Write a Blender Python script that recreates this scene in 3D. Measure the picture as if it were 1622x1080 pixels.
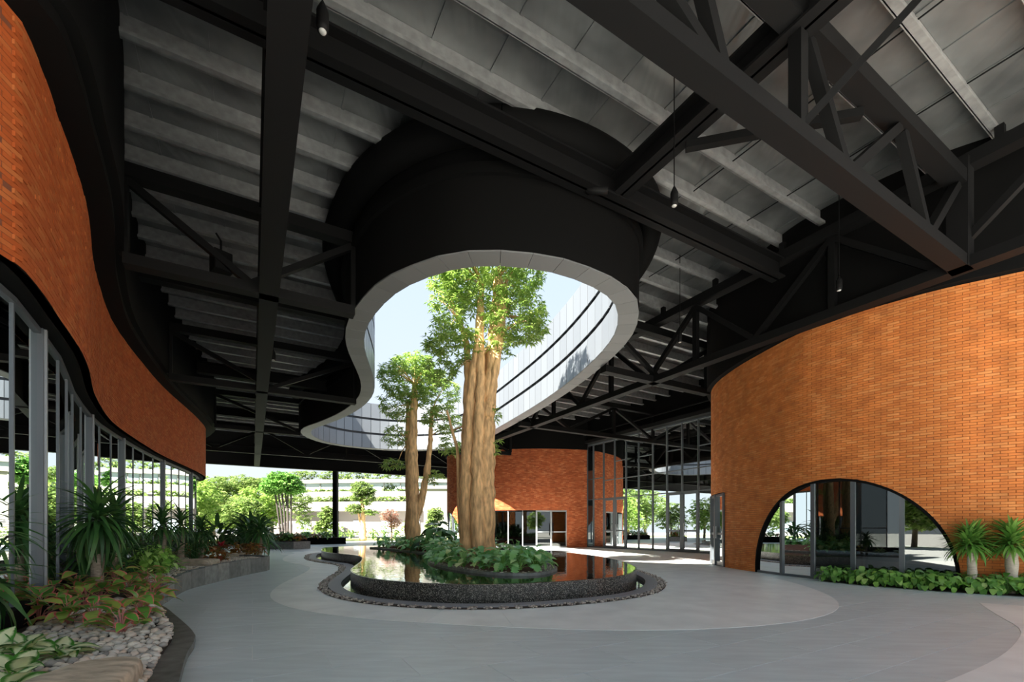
import bpy, math, random
import numpy as np
from mathutils import Vector, Matrix, Quaternion

for o in list(bpy.data.objects):
    bpy.data.objects.remove(o)
SC = bpy.context.scene
COL = SC.collection
rnd = random.Random(11)

# ------------------------------------------------------------------ camera, sky, sun, exposure
F, CX, HY, CAMH = 720.0, 811.0, 838.0, 1.2
cam_d = bpy.data.cameras.new('camera'); cam = bpy.data.objects.new('camera', cam_d); COL.objects.link(cam)
cam_d.sensor_fit = 'HORIZONTAL'; cam_d.sensor_width = 36.0
cam_d.lens = 36.0 * F / 1622.0
cam_d.shift_y = (HY - 540.0) / 1622.0
cam_d.clip_end = 1000
cam.location = (0, 0, CAMH); cam.rotation_euler = (math.pi / 2, 0, 0)
SC.camera = cam

SKY_STRENGTH = 0.455
SUN_STRENGTH = 4.5
EXPOSURE = 2.9
D1 = np.array([-0.4961, 0.8683]); D2 = np.array([0.8683, 0.4961])      # the building's grid

world = bpy.data.worlds.new('sky'); SC.world = world; world.use_nodes = True
wn = world.node_tree; wn.nodes.clear()
tc = wn.nodes.new('ShaderNodeTexCoord'); sep = wn.nodes.new('ShaderNodeSeparateXYZ')
ramp = wn.nodes.new('ShaderNodeValToRGB'); bg = wn.nodes.new('ShaderNodeBackground'); wo = wn.nodes.new('ShaderNodeOutputWorld')
wn.links.new(tc.outputs['Generated'], sep.inputs[0]); wn.links.new(sep.outputs['Z'], ramp.inputs[0])
ramp.color_ramp.elements[0].position = 0.0; ramp.color_ramp.elements[0].color = (0.28, 0.30, 0.315, 1)
ramp.color_ramp.elements[1].position = 0.6; ramp.color_ramp.elements[1].color = (0.215, 0.268, 0.345, 1)
wn.links.new(ramp.outputs[0], bg.inputs[0]); bg.inputs[1].default_value = SKY_STRENGTH
wn.links.new(bg.outputs[0], wo.inputs[0])

sun_d = bpy.data.lights.new('sun', 'SUN'); sun = bpy.data.objects.new('sun', sun_d); COL.objects.link(sun)
sun_d.energy = SUN_STRENGTH; sun_d.angle = math.radians(0.6); sun_d.color = (1.0, 0.93, 0.82)
_e = math.radians(42)
_az = math.radians(16)
_dirh = (D2 * math.cos(_az) + D1 * math.sin(_az)) * math.cos(_e)
sun.rotation_euler = Vector((_dirh[0], _dirh[1], -math.sin(_e))).to_track_quat('-Z', 'Y').to_euler()
sun.location = (-30, -10, 40)

SC.view_settings.view_transform = 'Standard'; SC.view_settings.look = 'None'
SC.view_settings.exposure = EXPOSURE; SC.view_settings.gamma = 1.0
SC.view_settings.use_curve_mapping = False
SC.cycles.diffuse_bounces = 6; SC.cycles.max_bounces = 14; SC.cycles.transparent_max_bounces = 16
SC.cycles.sample_clamp_indirect = 8.0

# ------------------------------------------------------------------ helpers
def gp(s, t, z=0.0):
    p = D1 * s + D2 * t
    return (float(p[0]), float(p[1]), float(z))
def to_st(x, y): return (-0.4961 * x + 0.8683 * y, 0.8683 * x + 0.4961 * y)
def px(u, v, Y): return ((u - CX) * Y / F, Y, CAMH + (HY - v) * Y / F)
def gnd(u, v, z=0.0):
    Y = F * (CAMH - z) / (v - HY); return ((u - CX) * Y / F, Y, z)
def proj(p):
    if p[1] < 0.3: return None
    return (CX + F * p[0] / p[1], HY - F * (p[2] - CAMH) / p[1])
def in_frame(p, m=0):
    q = proj(p)
    return q is not None and -m < q[0] < 1622 + m and -m < q[1] < 1080 + m

def link(o, parent=None):
    COL.objects.link(o)
    if parent is not None: o.parent = parent
    return o
def tag(o, label=None, cat=None, group=None, kind=None):
    if label: o['label'] = label
    if cat: o['category'] = cat
    if group: o['group'] = group
    if kind: o['kind'] = kind
    return o
def empty(name, loc=(0, 0, 0), rz=0.0):
    o = bpy.data.objects.new(name, None); o.empty_display_size = 0.1
    o.location = loc; o.rotation_euler = (0, 0, rz)
    return link(o)
def inst(name, mesh, parent=None, M=None):
    o = bpy.data.objects.new(name, mesh); link(o, parent)
    if M is not None: o.matrix_local = M
    return o

class MB:
    def __init__(s): s.v = []; s.f = []
    def add(s, vs, fs):
        b = len(s.v); s.v.extend(tuple(map(float, p)) for p in vs)
        s.f.extend(tuple(i + b for i in f) for f in fs); return s
    def frame_box(s, c, X, Y, Z):
        c = np.array(c, float); X = np.array(X, float); Y = np.array(Y, float); Z = np.array(Z, float)
        vs = [c + a * X + b * Y + d * Z for d in (-1, 1) for b in (-1, 1) for a in (-1, 1)]
        return s.add(vs, [(0, 2, 3, 1), (4, 5, 7, 6), (0, 1, 5, 4), (2, 6, 7, 3), (0, 4, 6, 2), (1, 3, 7, 5)])
    def box(s, x0, x1, y0, y1, z0, z1):
        return s.frame_box(((x0 + x1) / 2, (y0 + y1) / 2, (z0 + z1) / 2), ((x1 - x0) / 2, 0, 0), (0, (y1 - y0) / 2, 0), (0, 0, (z1 - z0) / 2))
    def bar(s, p, q, w, h, up=(0, 0, 1)):
        p = np.array(p, float); q = np.array(q, float); d = q - p; L = np.linalg.norm(d)
        if L < 1e-6: return s
        d /= L; up = np.array(up, float)
        if abs(d @ up) > 0.98: up = np.array([D1[0], D1[1], 0.0])
        x = np.cross(d, up); x /= np.linalg.norm(x); y = np.cross(x, d)
        return s.frame_box((p + q) / 2, x * w / 2, d * L / 2, y * h / 2)
    def tube(s, path, rad, n=8, cap=True):
        path = [np.array(p, float) for p in path]
        if not hasattr(rad, '__len__'): rad = [rad] * len(path)
        rings = []; ref = None
        for i, p in enumerate(path):
            d = path[min(i + 1, len(path) - 1)] - path[max(i - 1, 0)]
            d /= max(np.linalg.norm(d), 1e-9)
            if ref is None: ref = np.array([1.0, 0, 0]) if abs(d[0]) < 0.9 else np.array([0, 1.0, 0])
            a = ref - d * (ref @ d); a /= np.linalg.norm(a); ref = a; b = np.cross(d, a)
            rings.append([p + rad[i] * (math.cos(2 * math.pi * k / n) * a + math.sin(2 * math.pi * k / n) * b) for k in range(n)])
        vs = [v for r in rings for v in r]; fs = []
        for i in range(len(path) - 1):
            for k in range(n):
                fs.append((i * n + k, i * n + (k + 1) % n, (i + 1) * n + (k + 1) % n, (i + 1) * n + k))
        if cap:
            fs.append(tuple(range(n))[::-1]); fs.append(tuple((len(path) - 1) * n + k for k in range(n)))
        return s.add(vs, fs)
    def prism(s, poly, z0, z1):
        n = len(poly)
        vs = [(p[0], p[1], z0) for p in poly] + [(p[0], p[1], z1) for p in poly]
        fs = [tuple(range(n))[::-1], tuple(range(n, 2 * n))] + [(i, (i + 1) % n, n + (i + 1) % n, n + i) for i in range(n)]
        return s.add(vs, fs)
    def strip(s, A, B, za, zb, closed=False):
        n = len(A); m = n if closed else n - 1
        za = za if hasattr(za, '__len__') else [za] * n; zb = zb if hasattr(zb, '__len__') else [zb] * n
        vs = [(A[i][0], A[i][1], za[i]) for i in range(n)] + [(B[i][0], B[i][1], zb[i]) for i in range(n)]
        return s.add(vs, [(i, (i + 1) % n, n + (i + 1) % n, n + i) for i in range(m)])
    def mesh(s, name, mat=None, smooth=False):
        me = bpy.data.meshes.new(name); me.from_pydata(s.v, [], s.f)
        if mat: me.materials.append(mat)
        if smooth: me.polygons.foreach_set('use_smooth', [True] * len(me.polygons))
        me.update(); return me
    def build(s, name, mat=None, parent=None, smooth=False, M=None):
        return inst(name, s.mesh(name, mat, smooth), parent, M)

def quads_mesh(name, V, mat, smooth=False, k=4):
    """V: array (n, k, 3): n separate k-gons"""
    n = V.shape[0]; me = bpy.data.meshes.new(name)
    me.vertices.add(n * k); me.vertices.foreach_set('co', V.reshape(-1).astype(np.float32))
    me.loops.add(n * k); me.loops.foreach_set('vertex_index', np.arange(n * k, dtype=np.int32))
    me.polygons.add(n); me.polygons.foreach_set('loop_start', np.arange(0, n * k, k, dtype=np.int32))
    me.polygons.foreach_set('use_smooth', [False] * n)
    me.update(calc_edges=True); me.validate()
    if mat: me.materials.append(mat)
    return me
def boxes_mesh(name, C, X, Y, Z, mat):
    """arrays (n,3): centres and half axes, one mesh of n boxes"""
    n = len(C); V = np.zeros((n, 8, 3))
    i = 0
    for d in (-1, 1):
        for b in (-1, 1):
            for a in (-1, 1):
                V[:, i] = C + a * X + b * Y + d * Z; i += 1
    q = np.array([(0, 2, 3, 1), (4, 5, 7, 6), (0, 1, 5, 4), (2, 6, 7, 3), (0, 4, 6, 2), (1, 3, 7, 5)])
    idx = (np.arange(n)[:, None, None] * 8 + q[None]).reshape(-1)
    me = bpy.data.meshes.new(name)
    me.vertices.add(n * 8); me.vertices.foreach_set('co', V.reshape(-1).astype(np.float32))
    me.loops.add(n * 24); me.loops.foreach_set('vertex_index', idx.astype(np.int32))
    me.polygons.add(n * 6); me.polygons.foreach_set('loop_start', np.arange(0, n * 24, 4, dtype=np.int32))
    me.polygons.foreach_set('use_smooth', [False] * (n * 6))
    me.update(calc_edges=True)
    if mat: me.materials.append(mat)
    return me

# curves in plan
def catmull(P, closed=False, sub=12):
    P = np.array(P, float); n = len(P); out = []
    m = n if closed else n - 1
    for i in range(m):
        if closed: a, b, c, d = P[(i - 1) % n], P[i], P[(i + 1) % n], P[(i + 2) % n]
        else: a, b, c, d = P[max(i - 1, 0)], P[i], P[i + 1], P[min(i + 2, n - 1)]
        for k in range(sub):
            t = k / sub
            out.append(0.5 * ((2 * b) + (c - a) * t + (2 * a - 5 * b + 4 * c - d) * t * t + (3 * b - a - 3 * c + d) * t ** 3))
    if not closed: out.append(P[-1])
    return np.array(out)
def smooth_line(P, it, closed):
    P = P.copy()
    for _ in range(it):
        if closed: P = (np.roll(P, 1, 0) + 2 * P + np.roll(P, -1, 0)) / 4
        else: P[1:-1] = (P[:-2] + 2 * P[1:-1] + P[2:]) / 4
    return P
def resample(P, n, closed=False):
    Q = np.vstack([P, P[:1]]) if closed else P
    d = np.r_[0, np.cumsum(np.linalg.norm(np.diff(Q, axis=0), axis=1))]
    l = np.linspace(0, d[-1], n + 1)[:-1] if closed else np.linspace(0, d[-1], n)
    return np.c_[np.interp(l, d, Q[:, 0]), np.interp(l, d, Q[:, 1])]
def plen(P, closed=False):
    Q = np.vstack([P, P[:1]]) if closed else P
    return float(np.linalg.norm(np.diff(Q, axis=0), axis=1).sum())
def normals(P, closed=False):
    if closed: T = np.roll(P, -1, 0) - np.roll(P, 1, 0)
    else: T = np.gradient(P, axis=0)
    T = T / np.linalg.norm(T, axis=1)[:, None]
    return np.c_[T[:, 1], -T[:, 0]]          # right-hand normal
def area(P):
    x, y = P[:, 0], P[:, 1]; return 0.5 * float(np.sum(x * np.roll(y, -1) - y * np.roll(x, -1)))
def ccw(P): return P if area(P) > 0 else P[::-1]
def offset(P, d, closed=True, it=4):
    """closed ccw curves: positive d = outwards"""
    w = d if not hasattr(d, '__len__') else np.array(d)[:, None]
    return smooth_line(P + normals(P, closed) * w, it, closed)
def inside(P, x, y):
    x1, y1 = P[:, 0], P[:, 1]; x2, y2 = np.roll(x1, -1), np.roll(y1, -1)
    c = ((y1 > y) != (y2 > y))
    with np.errstate(divide='ignore', invalid='ignore'):
        xi = (x2 - x1) * (y - y1) / (y2 - y1) + x1
    return bool(np.count_nonzero(c & (x < xi)) % 2)
def cross_t(P, s, closed=False):
    """t values where the plan curve P crosses the grid line s"""
    Q = np.vstack([P, P[:1]]) if closed else P
    S = -0.4961 * Q[:, 0] + 0.8683 * Q[:, 1]; T = 0.8683 * Q[:, 0] + 0.4961 * Q[:, 1]
    out = []
    for i in np.nonzero((S[:-1] - s) * (S[1:] - s) < 0)[0]:
        k = (s - S[i]) / (S[i + 1] - S[i]); out.append(float(T[i] + k * (T[i + 1] - T[i])))
    return sorted(out)
class Path:
    def __init__(self, P):
        self.P = P; self.d = np.r_[0, np.cumsum(np.linalg.norm(np.diff(P, axis=0), axis=1))]; self.L = float(self.d[-1])
    def at(self, l):
        return np.array([np.interp(l, self.d, self.P[:, 0]), np.interp(l, self.d, self.P[:, 1])])
    def tan(self, l):
        a = self.at(max(l - 0.06, 0)); b = self.at(min(l + 0.06, self.L)); d = b - a; return d / max(np.linalg.norm(d), 1e-9)
    def near(self, x, y):
        i = int(np.argmin((self.P[:, 0] - x) ** 2 + (self.P[:, 1] - y) ** 2)); return float(self.d[i])
    def at_u(self, u, lo=0, hi=None):
        """arc length at which the curve is seen in picture column u"""
        ls = np.linspace(lo, self.L if hi is None else hi, 2000)
        x = np.interp(ls, self.d, self.P[:, 0]); y = np.interp(ls, self.d, self.P[:, 1])
        e = np.where(y > 0.5, np.abs(CX + F * x / np.maximum(y, 0.5) - u), 1e9)
        return float(ls[int(np.argmin(e))])

# ------------------------------------------------------------------ materials
def nt(name):
    m = bpy.data.materials.new(name); m.use_nodes = True
    return m, m.node_tree.nodes, m.node_tree.links, m.node_tree.nodes['Principled BSDF']
def island_random(N, L):
    g = N.new('ShaderNodeNewGeometry'); oi = N.new('ShaderNodeObjectInfo')
    a = N.new('ShaderNodeMath'); a.operation = 'ADD'; L.new(g.outputs['Random Per Island'], a.inputs[0]); L.new(oi.outputs['Random'], a.inputs[1])
    f = N.new('ShaderNodeMath'); f.operation = 'FRACT'; L.new(a.outputs[0], f.inputs[0])
    return f.outputs[0]
def ramp_node(N, L, fac, stops):
    r = N.new('ShaderNodeValToRGB'); e = r.color_ramp.elements
    while len(e) < len(stops): e.new(0.5)
    for k, (p, c) in enumerate(stops):
        e[k].position = p; e[k].color = (*c, 1)
    L.new(fac, r.inputs[0]); return r.outputs[0]
def mix_col(N, L, fac, a, b, mode='MIX'):
    m = N.new('ShaderNodeMix'); m.data_type = 'RGBA'; m.blend_type = mode
    if isinstance(fac, (int, float)): m.inputs[0].default_value = fac
    else: L.new(fac, m.inputs[0])
    for k, c in ((6, a), (7, b)):
        if isinstance(c, tuple): m.inputs[k].default_value = (*c, 1)
        else: L.new(c, m.inputs[k])
    return m.outputs[2]
def noise(N, L, scale, detail=3, coord='Object', stretch=None):
    t = N.new('ShaderNodeTexCoord'); n = N.new('ShaderNodeTexNoise'); n.inputs['Scale'].default_value = scale; n.inputs['Detail'].default_value = detail
    if stretch:
        mp = N.new('ShaderNodeMapping'); mp.inputs['Scale'].default_value = stretch
        L.new(t.outputs[coord], mp.inputs[0]); L.new(mp.outputs[0], n.inputs['Vector'])
    else: L.new(t.outputs[coord], n.inputs['Vector'])
    return n.outputs['Fac']
def bump(N, L, P, h, strength, dist=0.02):
    b = N.new('ShaderNodeBump'); b.inputs['Strength'].default_value = strength; b.inputs['Distance'].default_value = dist
    L.new(h, b.inputs['Height']); L.new(b.outputs[0], P.inputs['Normal'])
def plain(name, c, rough=0.6, metal=0.0, spec=0.5, nz=None, amt=0.3, bmp=0.0, stretch=None):
    m, N, L, P = nt(name)
    P.inputs['Roughness'].default_value = rough; P.inputs['Metallic'].default_value = metal; P.inputs['Specular IOR Level'].default_value = spec
    if nz:
        f = noise(N, L, nz, 4, stretch=stretch)
        d = tuple(x * (1 - amt) for x in c); b = tuple(min(1, x * (1 + amt)) for x in c)
        L.new(ramp_node(N, L, f, [(0.3, d), (0.7, b)]), P.inputs['Base Color'])
        if bmp: bump(N, L, P, f, bmp)
    else: P.inputs['Base Color'].default_value = (*c, 1)
    return m
def varied(name, stops, rough=0.7, spec=0.4, metal=0.0, nz=None, amt=0.25, bmp=0.0, stretch=None):
    """colour from a ramp by piece"""
    m, N, L, P = nt(name)
    P.inputs['Roughness'].default_value = rough; P.inputs['Specular IOR Level'].default_value = spec; P.inputs['Metallic'].default_value = metal
    c = ramp_node(N, L, island_random(N, L), stops)
    if nz:
        f = noise(N, L, nz, 4, stretch=stretch)
        g = ramp_node(N, L, f, [(0.3, (1 - amt,) * 3), (0.7, (1 + amt,) * 3)])
        c = mix_col(N, L, 1.0, c, g, 'MULTIPLY')
        if bmp: bump(N, L, P, f, bmp)
    L.new(c, P.inputs['Base Color']); return m
def leafmat(name, stops, trans=0.35, rough=0.4, spec=0.4, vein=None):
    m, N, L, P = nt(name)
    c = ramp_node(N, L, island_random(N, L), stops)
    if vein: c = vein(N, L, c)
    P.inputs['Roughness'].default_value = rough; P.inputs['Specular IOR Level'].default_value = spec
    L.new(c, P.inputs['Base Color'])
    tr = N.new('ShaderNodeBsdfTranslucent'); L.new(c, tr.inputs[0])
    mx = N.new('ShaderNodeMixShader'); mx.inputs[0].default_value = trans
    L.new(P.outputs[0], mx.inputs[1]); L.new(tr.outputs[0], mx.inputs[2])
    L.new(mx.outputs[0], N['Material Output'].inputs[0]); return m
def glassmat(name, tint=(0.22, 0.25, 0.25), ior=2.0, refl=(0.9, 0.95, 0.95)):
    m = bpy.data.materials.new(name); m.use_nodes = True; N = m.node_tree.nodes; L = m.node_tree.links; N.clear()
    out = N.new('ShaderNodeOutputMaterial'); tr = N.new('ShaderNodeBsdfTransparent'); tr.inputs[0].default_value = (*tint, 1)
    gl = N.new('ShaderNodeBsdfGlossy'); gl.inputs['Roughness'].default_value = 0.0; gl.inputs[0].default_value = (*refl, 1)
    fr = N.new('ShaderNodeFresnel'); fr.inputs[0].default_value = ior
    mx = N.new('ShaderNodeMixShader'); L.new(fr.outputs[0], mx.inputs[0]); L.new(tr.outputs[0], mx.inputs[1]); L.new(gl.outputs[0], mx.inputs[2])
    L.new(mx.outputs[0], out.inputs[0]); return m

M = {}
BR = [(0.0, (0.48, 0.146, 0.035)), (0.35, (0.53, 0.168, 0.041)), (0.65, (0.55, 0.182, 0.046)), (0.92, (0.59, 0.228, 0.07)), (1.0, (0.46, 0.138, 0.036))]
M['brick'] = varied('brick_clay', BR, 0.8, 0.25, nz=3.0, amt=0.18)
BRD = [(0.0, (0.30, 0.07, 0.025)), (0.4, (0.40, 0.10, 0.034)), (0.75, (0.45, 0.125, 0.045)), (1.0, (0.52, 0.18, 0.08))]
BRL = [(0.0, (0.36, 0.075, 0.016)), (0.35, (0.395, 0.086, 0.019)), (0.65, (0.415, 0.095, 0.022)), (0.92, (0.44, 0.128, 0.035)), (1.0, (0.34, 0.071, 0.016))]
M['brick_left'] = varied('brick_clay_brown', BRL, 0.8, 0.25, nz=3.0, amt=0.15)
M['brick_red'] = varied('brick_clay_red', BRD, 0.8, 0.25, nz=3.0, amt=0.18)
M['mortar'] = plain('mortar', (0.16, 0.05, 0.022), 0.9)
M['black'] = plain('black_paint', (0.0028, 0.0028, 0.0028), 0.8, spec=0.12)
M['steel'] = plain('black_steel', (0.0045, 0.0045, 0.0047), 0.65, spec=0.18)
M['galv'] = plain('galvanised_steel', (0.30, 0.305, 0.305), 0.45, 0.4, nz=6, amt=0.2)
m, N, L, P = nt('foil_deck'); M['deck'] = m
P.inputs['Metallic'].default_value = 0.6; P.inputs['Roughness'].default_value = 0.42
L.new(ramp_node(N, L, noise(N, L, 1.2, 3), [(0.3, (0.15, 0.157, 0.16)), (0.7, (0.275, 0.285, 0.285))]), P.inputs['Base Color'])
bump(N, L, P, noise(N, L, 1.0, 2, stretch=(3.0, 0.25, 1)), 0.5, 0.15)
M['clad'] = varied('aluminium_cladding', [(0, (0.185, 0.205, 0.23)), (1, (0.215, 0.238, 0.265))], 0.45, 0.4, 0.5)
M['lip'] = varied('grey_soffit_panel', [(0, (0.17, 0.175, 0.18)), (1, (0.21, 0.215, 0.22))], 0.5, 0.5, 0.2)
M['groove'] = plain('groove', (0.03, 0.033, 0.04), 0.6)
M['frame'] = plain('grey_aluminium', (0.10, 0.115, 0.13), 0.4, 0.3)
M['framelight'] = plain('light_aluminium', (0.28, 0.30, 0.32), 0.4, 0.4)
M['glass'] = glassmat('tinted_glass')
M['glass_side'] = glassmat('reflective_glass', (0.30, 0.33, 0.33), 2.8)
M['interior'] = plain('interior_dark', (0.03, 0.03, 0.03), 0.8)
M['intfloor'] = plain('interior_floor', (0.12, 0.11, 0.10), 0.35)
M['tile'] = varied('andesite_tile', [(0, (0.545, 0.605, 0.60)), (0.5, (0.57, 0.63, 0.625)), (1, (0.59, 0.645, 0.64))], 0.42, 0.5, nz=1.6, amt=0.10, stretch=(1, 6, 1))
M['tile_light'] = varied('pale_tile', [(0, (0.77, 0.79, 0.76)), (1, (0.80, 0.815, 0.785))], 0.45, 0.5, nz=2.0, amt=0.08)
M['joint'] = plain('joint_base', (0.74, 0.75, 0.73), 0.8)
M['ledge'] = plain('pool_ledge', (0.25, 0.245, 0.255), 0.5)
m, N, L, P = nt('black_granite'); M['granite'] = m
v1 = N.new('ShaderNodeTexVoronoi'); v1.inputs['Scale'].default_value = 95
t_ = N.new('ShaderNodeTexCoord'); L.new(t_.outputs['Object'], v1.inputs['Vector'])
L.new(ramp_node(N, L, v1.outputs['Color'], [(0.30, (0.015, 0.015, 0.013)), (0.65, (0.06, 0.058, 0.05)), (0.9, (0.34, 0.32, 0.28))]), P.inputs['Base Color'])
P.inputs['Roughness'].default_value = 0.22
m, N, L, P = nt('pool_water'); M['water'] = m
P.inputs['Base Color'].default_value = (0.012, 0.016, 0.012, 1); P.inputs['Roughness'].default_value = 0.02; P.inputs['IOR'].default_value = 1.45
bump(N, L, P, noise(N, L, 5.0, 3, stretch=(1.0, 0.6, 1)), 0.10, 0.03)
M['kerb'] = varied('andesite_kerb', [(0, (0.16, 0.175, 0.165)), (0.5, (0.22, 0.235, 0.22)), (1, (0.30, 0.31, 0.285))], 0.55, nz=8, amt=0.25)
M['kerb_dark'] = plain('wet_kerb', (0.13, 0.135, 0.12), 0.4, nz=9, amt=0.4)
M['soil'] = plain('soil', (0.05, 0.035, 0.025), 0.95, nz=14, amt=0.5, bmp=0.4)
M['soilred'] = plain('red_soil', (0.13, 0.05, 0.03), 0.95, nz=14, amt=0.5, bmp=0.4)
M['pebble'] = varied('river_pebble', [(0, (0.26, 0.24, 0.21)), (0.25, (0.58, 0.53, 0.45)), (0.5, (0.68, 0.64, 0.56)), (0.7, (0.62, 0.47, 0.35)), (0.85, (0.76, 0.70, 0.58)), (1, (0.38, 0.33, 0.27))], 0.6, nz=20, amt=0.2)
M['gravel'] = varied('gravel', [(0, (0.18, 0.155, 0.135)), (0.5, (0.42, 0.37, 0.31)), (1, (0.66, 0.58, 0.50))], 0.7)
M['rock'] = plain('sandstone', (0.50, 0.42, 0.31), 0.8, nz=5, amt=0.35, bmp=0.5, stretch=(1, 3, 2))
M['rockred'] = plain('reddish_rock', (0.33, 0.18, 0.10), 0.8, nz=6, amt=0.3, bmp=0.4)
M['bark'] = plain('warm_bark', (0.62, 0.39, 0.19), 0.85, nz=4.5, amt=0.45, bmp=0.9, stretch=(3, 3, 0.6))
M['bark_grey'] = plain('grey_bark', (0.20, 0.15, 0.11), 0.85, nz=5, amt=0.4)
M['stem'] = plain('ringed_stem', (0.40, 0.32, 0.24), 0.85, nz=18, amt=0.35, bmp=0.5, stretch=(1, 1, 5))
M['stem_pale'] = plain('pale_stem', (0.56, 0.50, 0.42), 0.85, nz=14, amt=0.2, bmp=0.3, stretch=(1, 1, 5))
M['leaf_tree'] = leafmat('tree_leaf', [(0, (0.15, 0.27, 0.045)), (0.5, (0.27, 0.42, 0.085)), (1, (0.45, 0.55, 0.17))], 0.45)
M['leaf_pale'] = leafmat('pale_tree_leaf', [(0, (0.12, 0.20, 0.05)), (0.5, (0.20, 0.30, 0.08)), (1, (0.30, 0.38, 0.13))], 0.45)
M['leaf_dark'] = leafmat('dark_leaf', [(0, (0.03, 0.095, 0.028)), (0.6, (0.06, 0.17, 0.045)), (1, (0.13, 0.27, 0.07))], 0.2)
M['leaf_mid'] = leafmat('mid_leaf', [(0, (0.09, 0.24, 0.04)), (0.6, (0.17, 0.38, 0.07)), (1, (0.28, 0.50, 0.12))], 0.25)
M['leaf_bright'] = leafmat('bright_leaf', [(0, (0.22, 0.48, 0.07)), (0.6, (0.36, 0.64, 0.12)), (1, (0.55, 0.74, 0.25))], 0.3)
M['leaf_monstera'] = leafmat('monstera_leaf', [(0, (0.15, 0.38, 0.13)), (0.55, (0.25, 0.56, 0.20)), (0.85, (0.40, 0.68, 0.26)), (1, (0.66, 0.72, 0.28))], 0.35, 0.28, 0.5)
M['leaf_croton'] = leafmat('croton_leaf', [(0, (0.22, 0.05, 0.02)), (0.35, (0.38, 0.14, 0.03)), (0.7, (0.20, 0.16, 0.03)), (1, (0.45, 0.24, 0.07))], 0.25)
M['leaf_red'] = leafmat('bromeliad_leaf', [(0, (0.5, 0.02, 0.04)), (1, (0.7, 0.05, 0.08))], 0.2)
M['leaf_pink'] = leafmat('pink_leaf', [(0, (0.45, 0.25, 0.2)), (1, (0.6, 0.4, 0.32))], 0.4)
def rim_vein(inner, edge, w0, w1):
    def f(N, L, c):
        uv = N.new('ShaderNodeUVMap'); sp = N.new('ShaderNodeSeparateXYZ'); L.new(uv.outputs[0], sp.inputs[0])
        n = noise(N, L, 30, 3)
        a = N.new('ShaderNodeMath'); a.operation = 'MULTIPLY_ADD'; a.inputs[1].default_value = 0.35; L.new(n, a.inputs[0]); L.new(sp.outputs['X'], a.inputs[2])
        k = ramp_node(N, L, a.outputs[0], [(w0, (0, 0, 0)), (w1, (1, 1, 1))])
        s = N.new('ShaderNodeSeparateColor'); L.new(k, s.inputs[0])
        return mix_col(N, L, s.outputs[0], inner if inner else c, edge if edge else c)
    return f
M['leaf_aglaonema'] = leafmat('aglaonema_leaf', [(0, (0.11, 0.32, 0.05)), (0.6, (0.22, 0.46, 0.08)), (1, (0.45, 0.55, 0.12))], 0.25, 0.35, 0.5, rim_vein(None, (0.82, 0.20, 0.19), 0.88, 1.12))
M['leaf_dieff'] = leafmat('dieffenbachia_leaf', [(0, (0.04, 0.18, 0.02)), (1, (0.09, 0.30, 0.04))], 0.25, 0.35, 0.5, rim_vein((0.80, 0.84, 0.52), None, 0.62, 0.95))
M['white'] = plain('white_render', (0.25, 0.245, 0.23), 0.8)
M['wallgrey'] = plain('grey_render', (0.30, 0.275, 0.26), 0.85)
M['paleglass'] = plain('pale_window_band', (0.42, 0.50, 0.56), 0.25)
M['grass'] = plain('lawn', (0.20, 0.26, 0.07), 0.95, nz=3, amt=0.3)
M['pave'] = plain('outdoor_paving', (0.52, 0.50, 0.46), 0.85, nz=1.5, amt=0.1)
M['tablewood'] = plain('pale_wood', (0.42, 0.34, 0.24), 0.5)
M['lampglass'] = plain('lamp_lens', (0.5, 0.5, 0.48), 0.2)
M['petiole_pink'] = plain('pink_petiole', (0.50, 0.20, 0.17), 0.5)
M['bark_dark'] = plain('dark_bark', (0.06, 0.05, 0.045), 0.85)

# ------------------------------------------------------------------ plan curves of the place
RIGHT = catmull([(17, 6.4), (14.5, 6.7), (12.5, 7.2), (11, 7.75), (10.2, 8.2), (9.61, 8.54), (9.24, 8.79), (8.74, 9.12), (8.27, 9.55), (7.80, 10.1), (7.35, 10.8),
                 (7.06, 11.42), (6.88, 12.42), (6.74, 13.59), (6.76, 14.9), (7.05, 16.1), (7.75, 17.4), (8.9, 18.8), (10.4, 20.0), (12.0, 20.8)], sub=14)
RIGHT = smooth_line(RIGHT, 12, False)
def lx(u, Y): return ((u - CX) * Y / F, Y)
LEFT = catmull([(-7.5, -9.0), (-5.9, -5.5), (-4.9, -2.5), (-4.45, 0), (-4.35, 2.2), (-4.5, 3.4), lx(0, 4.15), lx(37, 4.4), lx(74, 4.95), lx(93.5, 5.4), lx(115, 5.95), lx(133, 6.6), lx(142, 7.25),
                lx(148, 8.25), lx(157, 9.05), lx(170, 10.1), lx(188, 11.2), lx(222, 13.1), lx(259, 15.6), lx(296, 18.3), lx(315, 20.2), lx(326, 22.2),
                (-16.4, 23.9), (-18.5, 25.2), (-22, 26.0)], sub=14)
LEFT = smooth_line(LEFT, 8, False)
FAR = smooth_line(catmull([(4.95, 30.0), (3, 29.55), (1, 29.5), (-1, 29.85), (-3, 30.7), (-4.2, 31.7), (-4.75, 33.2), (-4.7, 35.5), (-4, 39)], sub=14), 6, False)
BEAN = [(-.2, 8.16), (.39, 8.25), (.94, 8.4), (1.5, 8.7), (2.04, 9.07), (2.70, 9.8), (3.0, 10.77), (3.1, 11.57), (3.04, 12.5), (2.83, 13.7), (2.3, 15.8), (1.5, 18.2), (.46, 20.8), (-1.2, 24.7),
        (-2.6, 27.4), (-4.6, 28.8), (-7.5, 29.0), (-9.7, 27.9), (-10.8, 26.7), (-11.2, 25.2), (-10.95, 23.5), (-10.2, 22.3), (-9, 21.2), (-7.25, 19.35), (-5.85, 17.3), (-5.13, 15.45), (-4.75, 13.5), (-4.47, 12.2),
        (-4.05, 11.1), (-3.5, 10.2), (-2.92, 9.44), (-2.39, 8.93), (-1.41, 8.35), (-.83, 8.18)]
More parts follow.
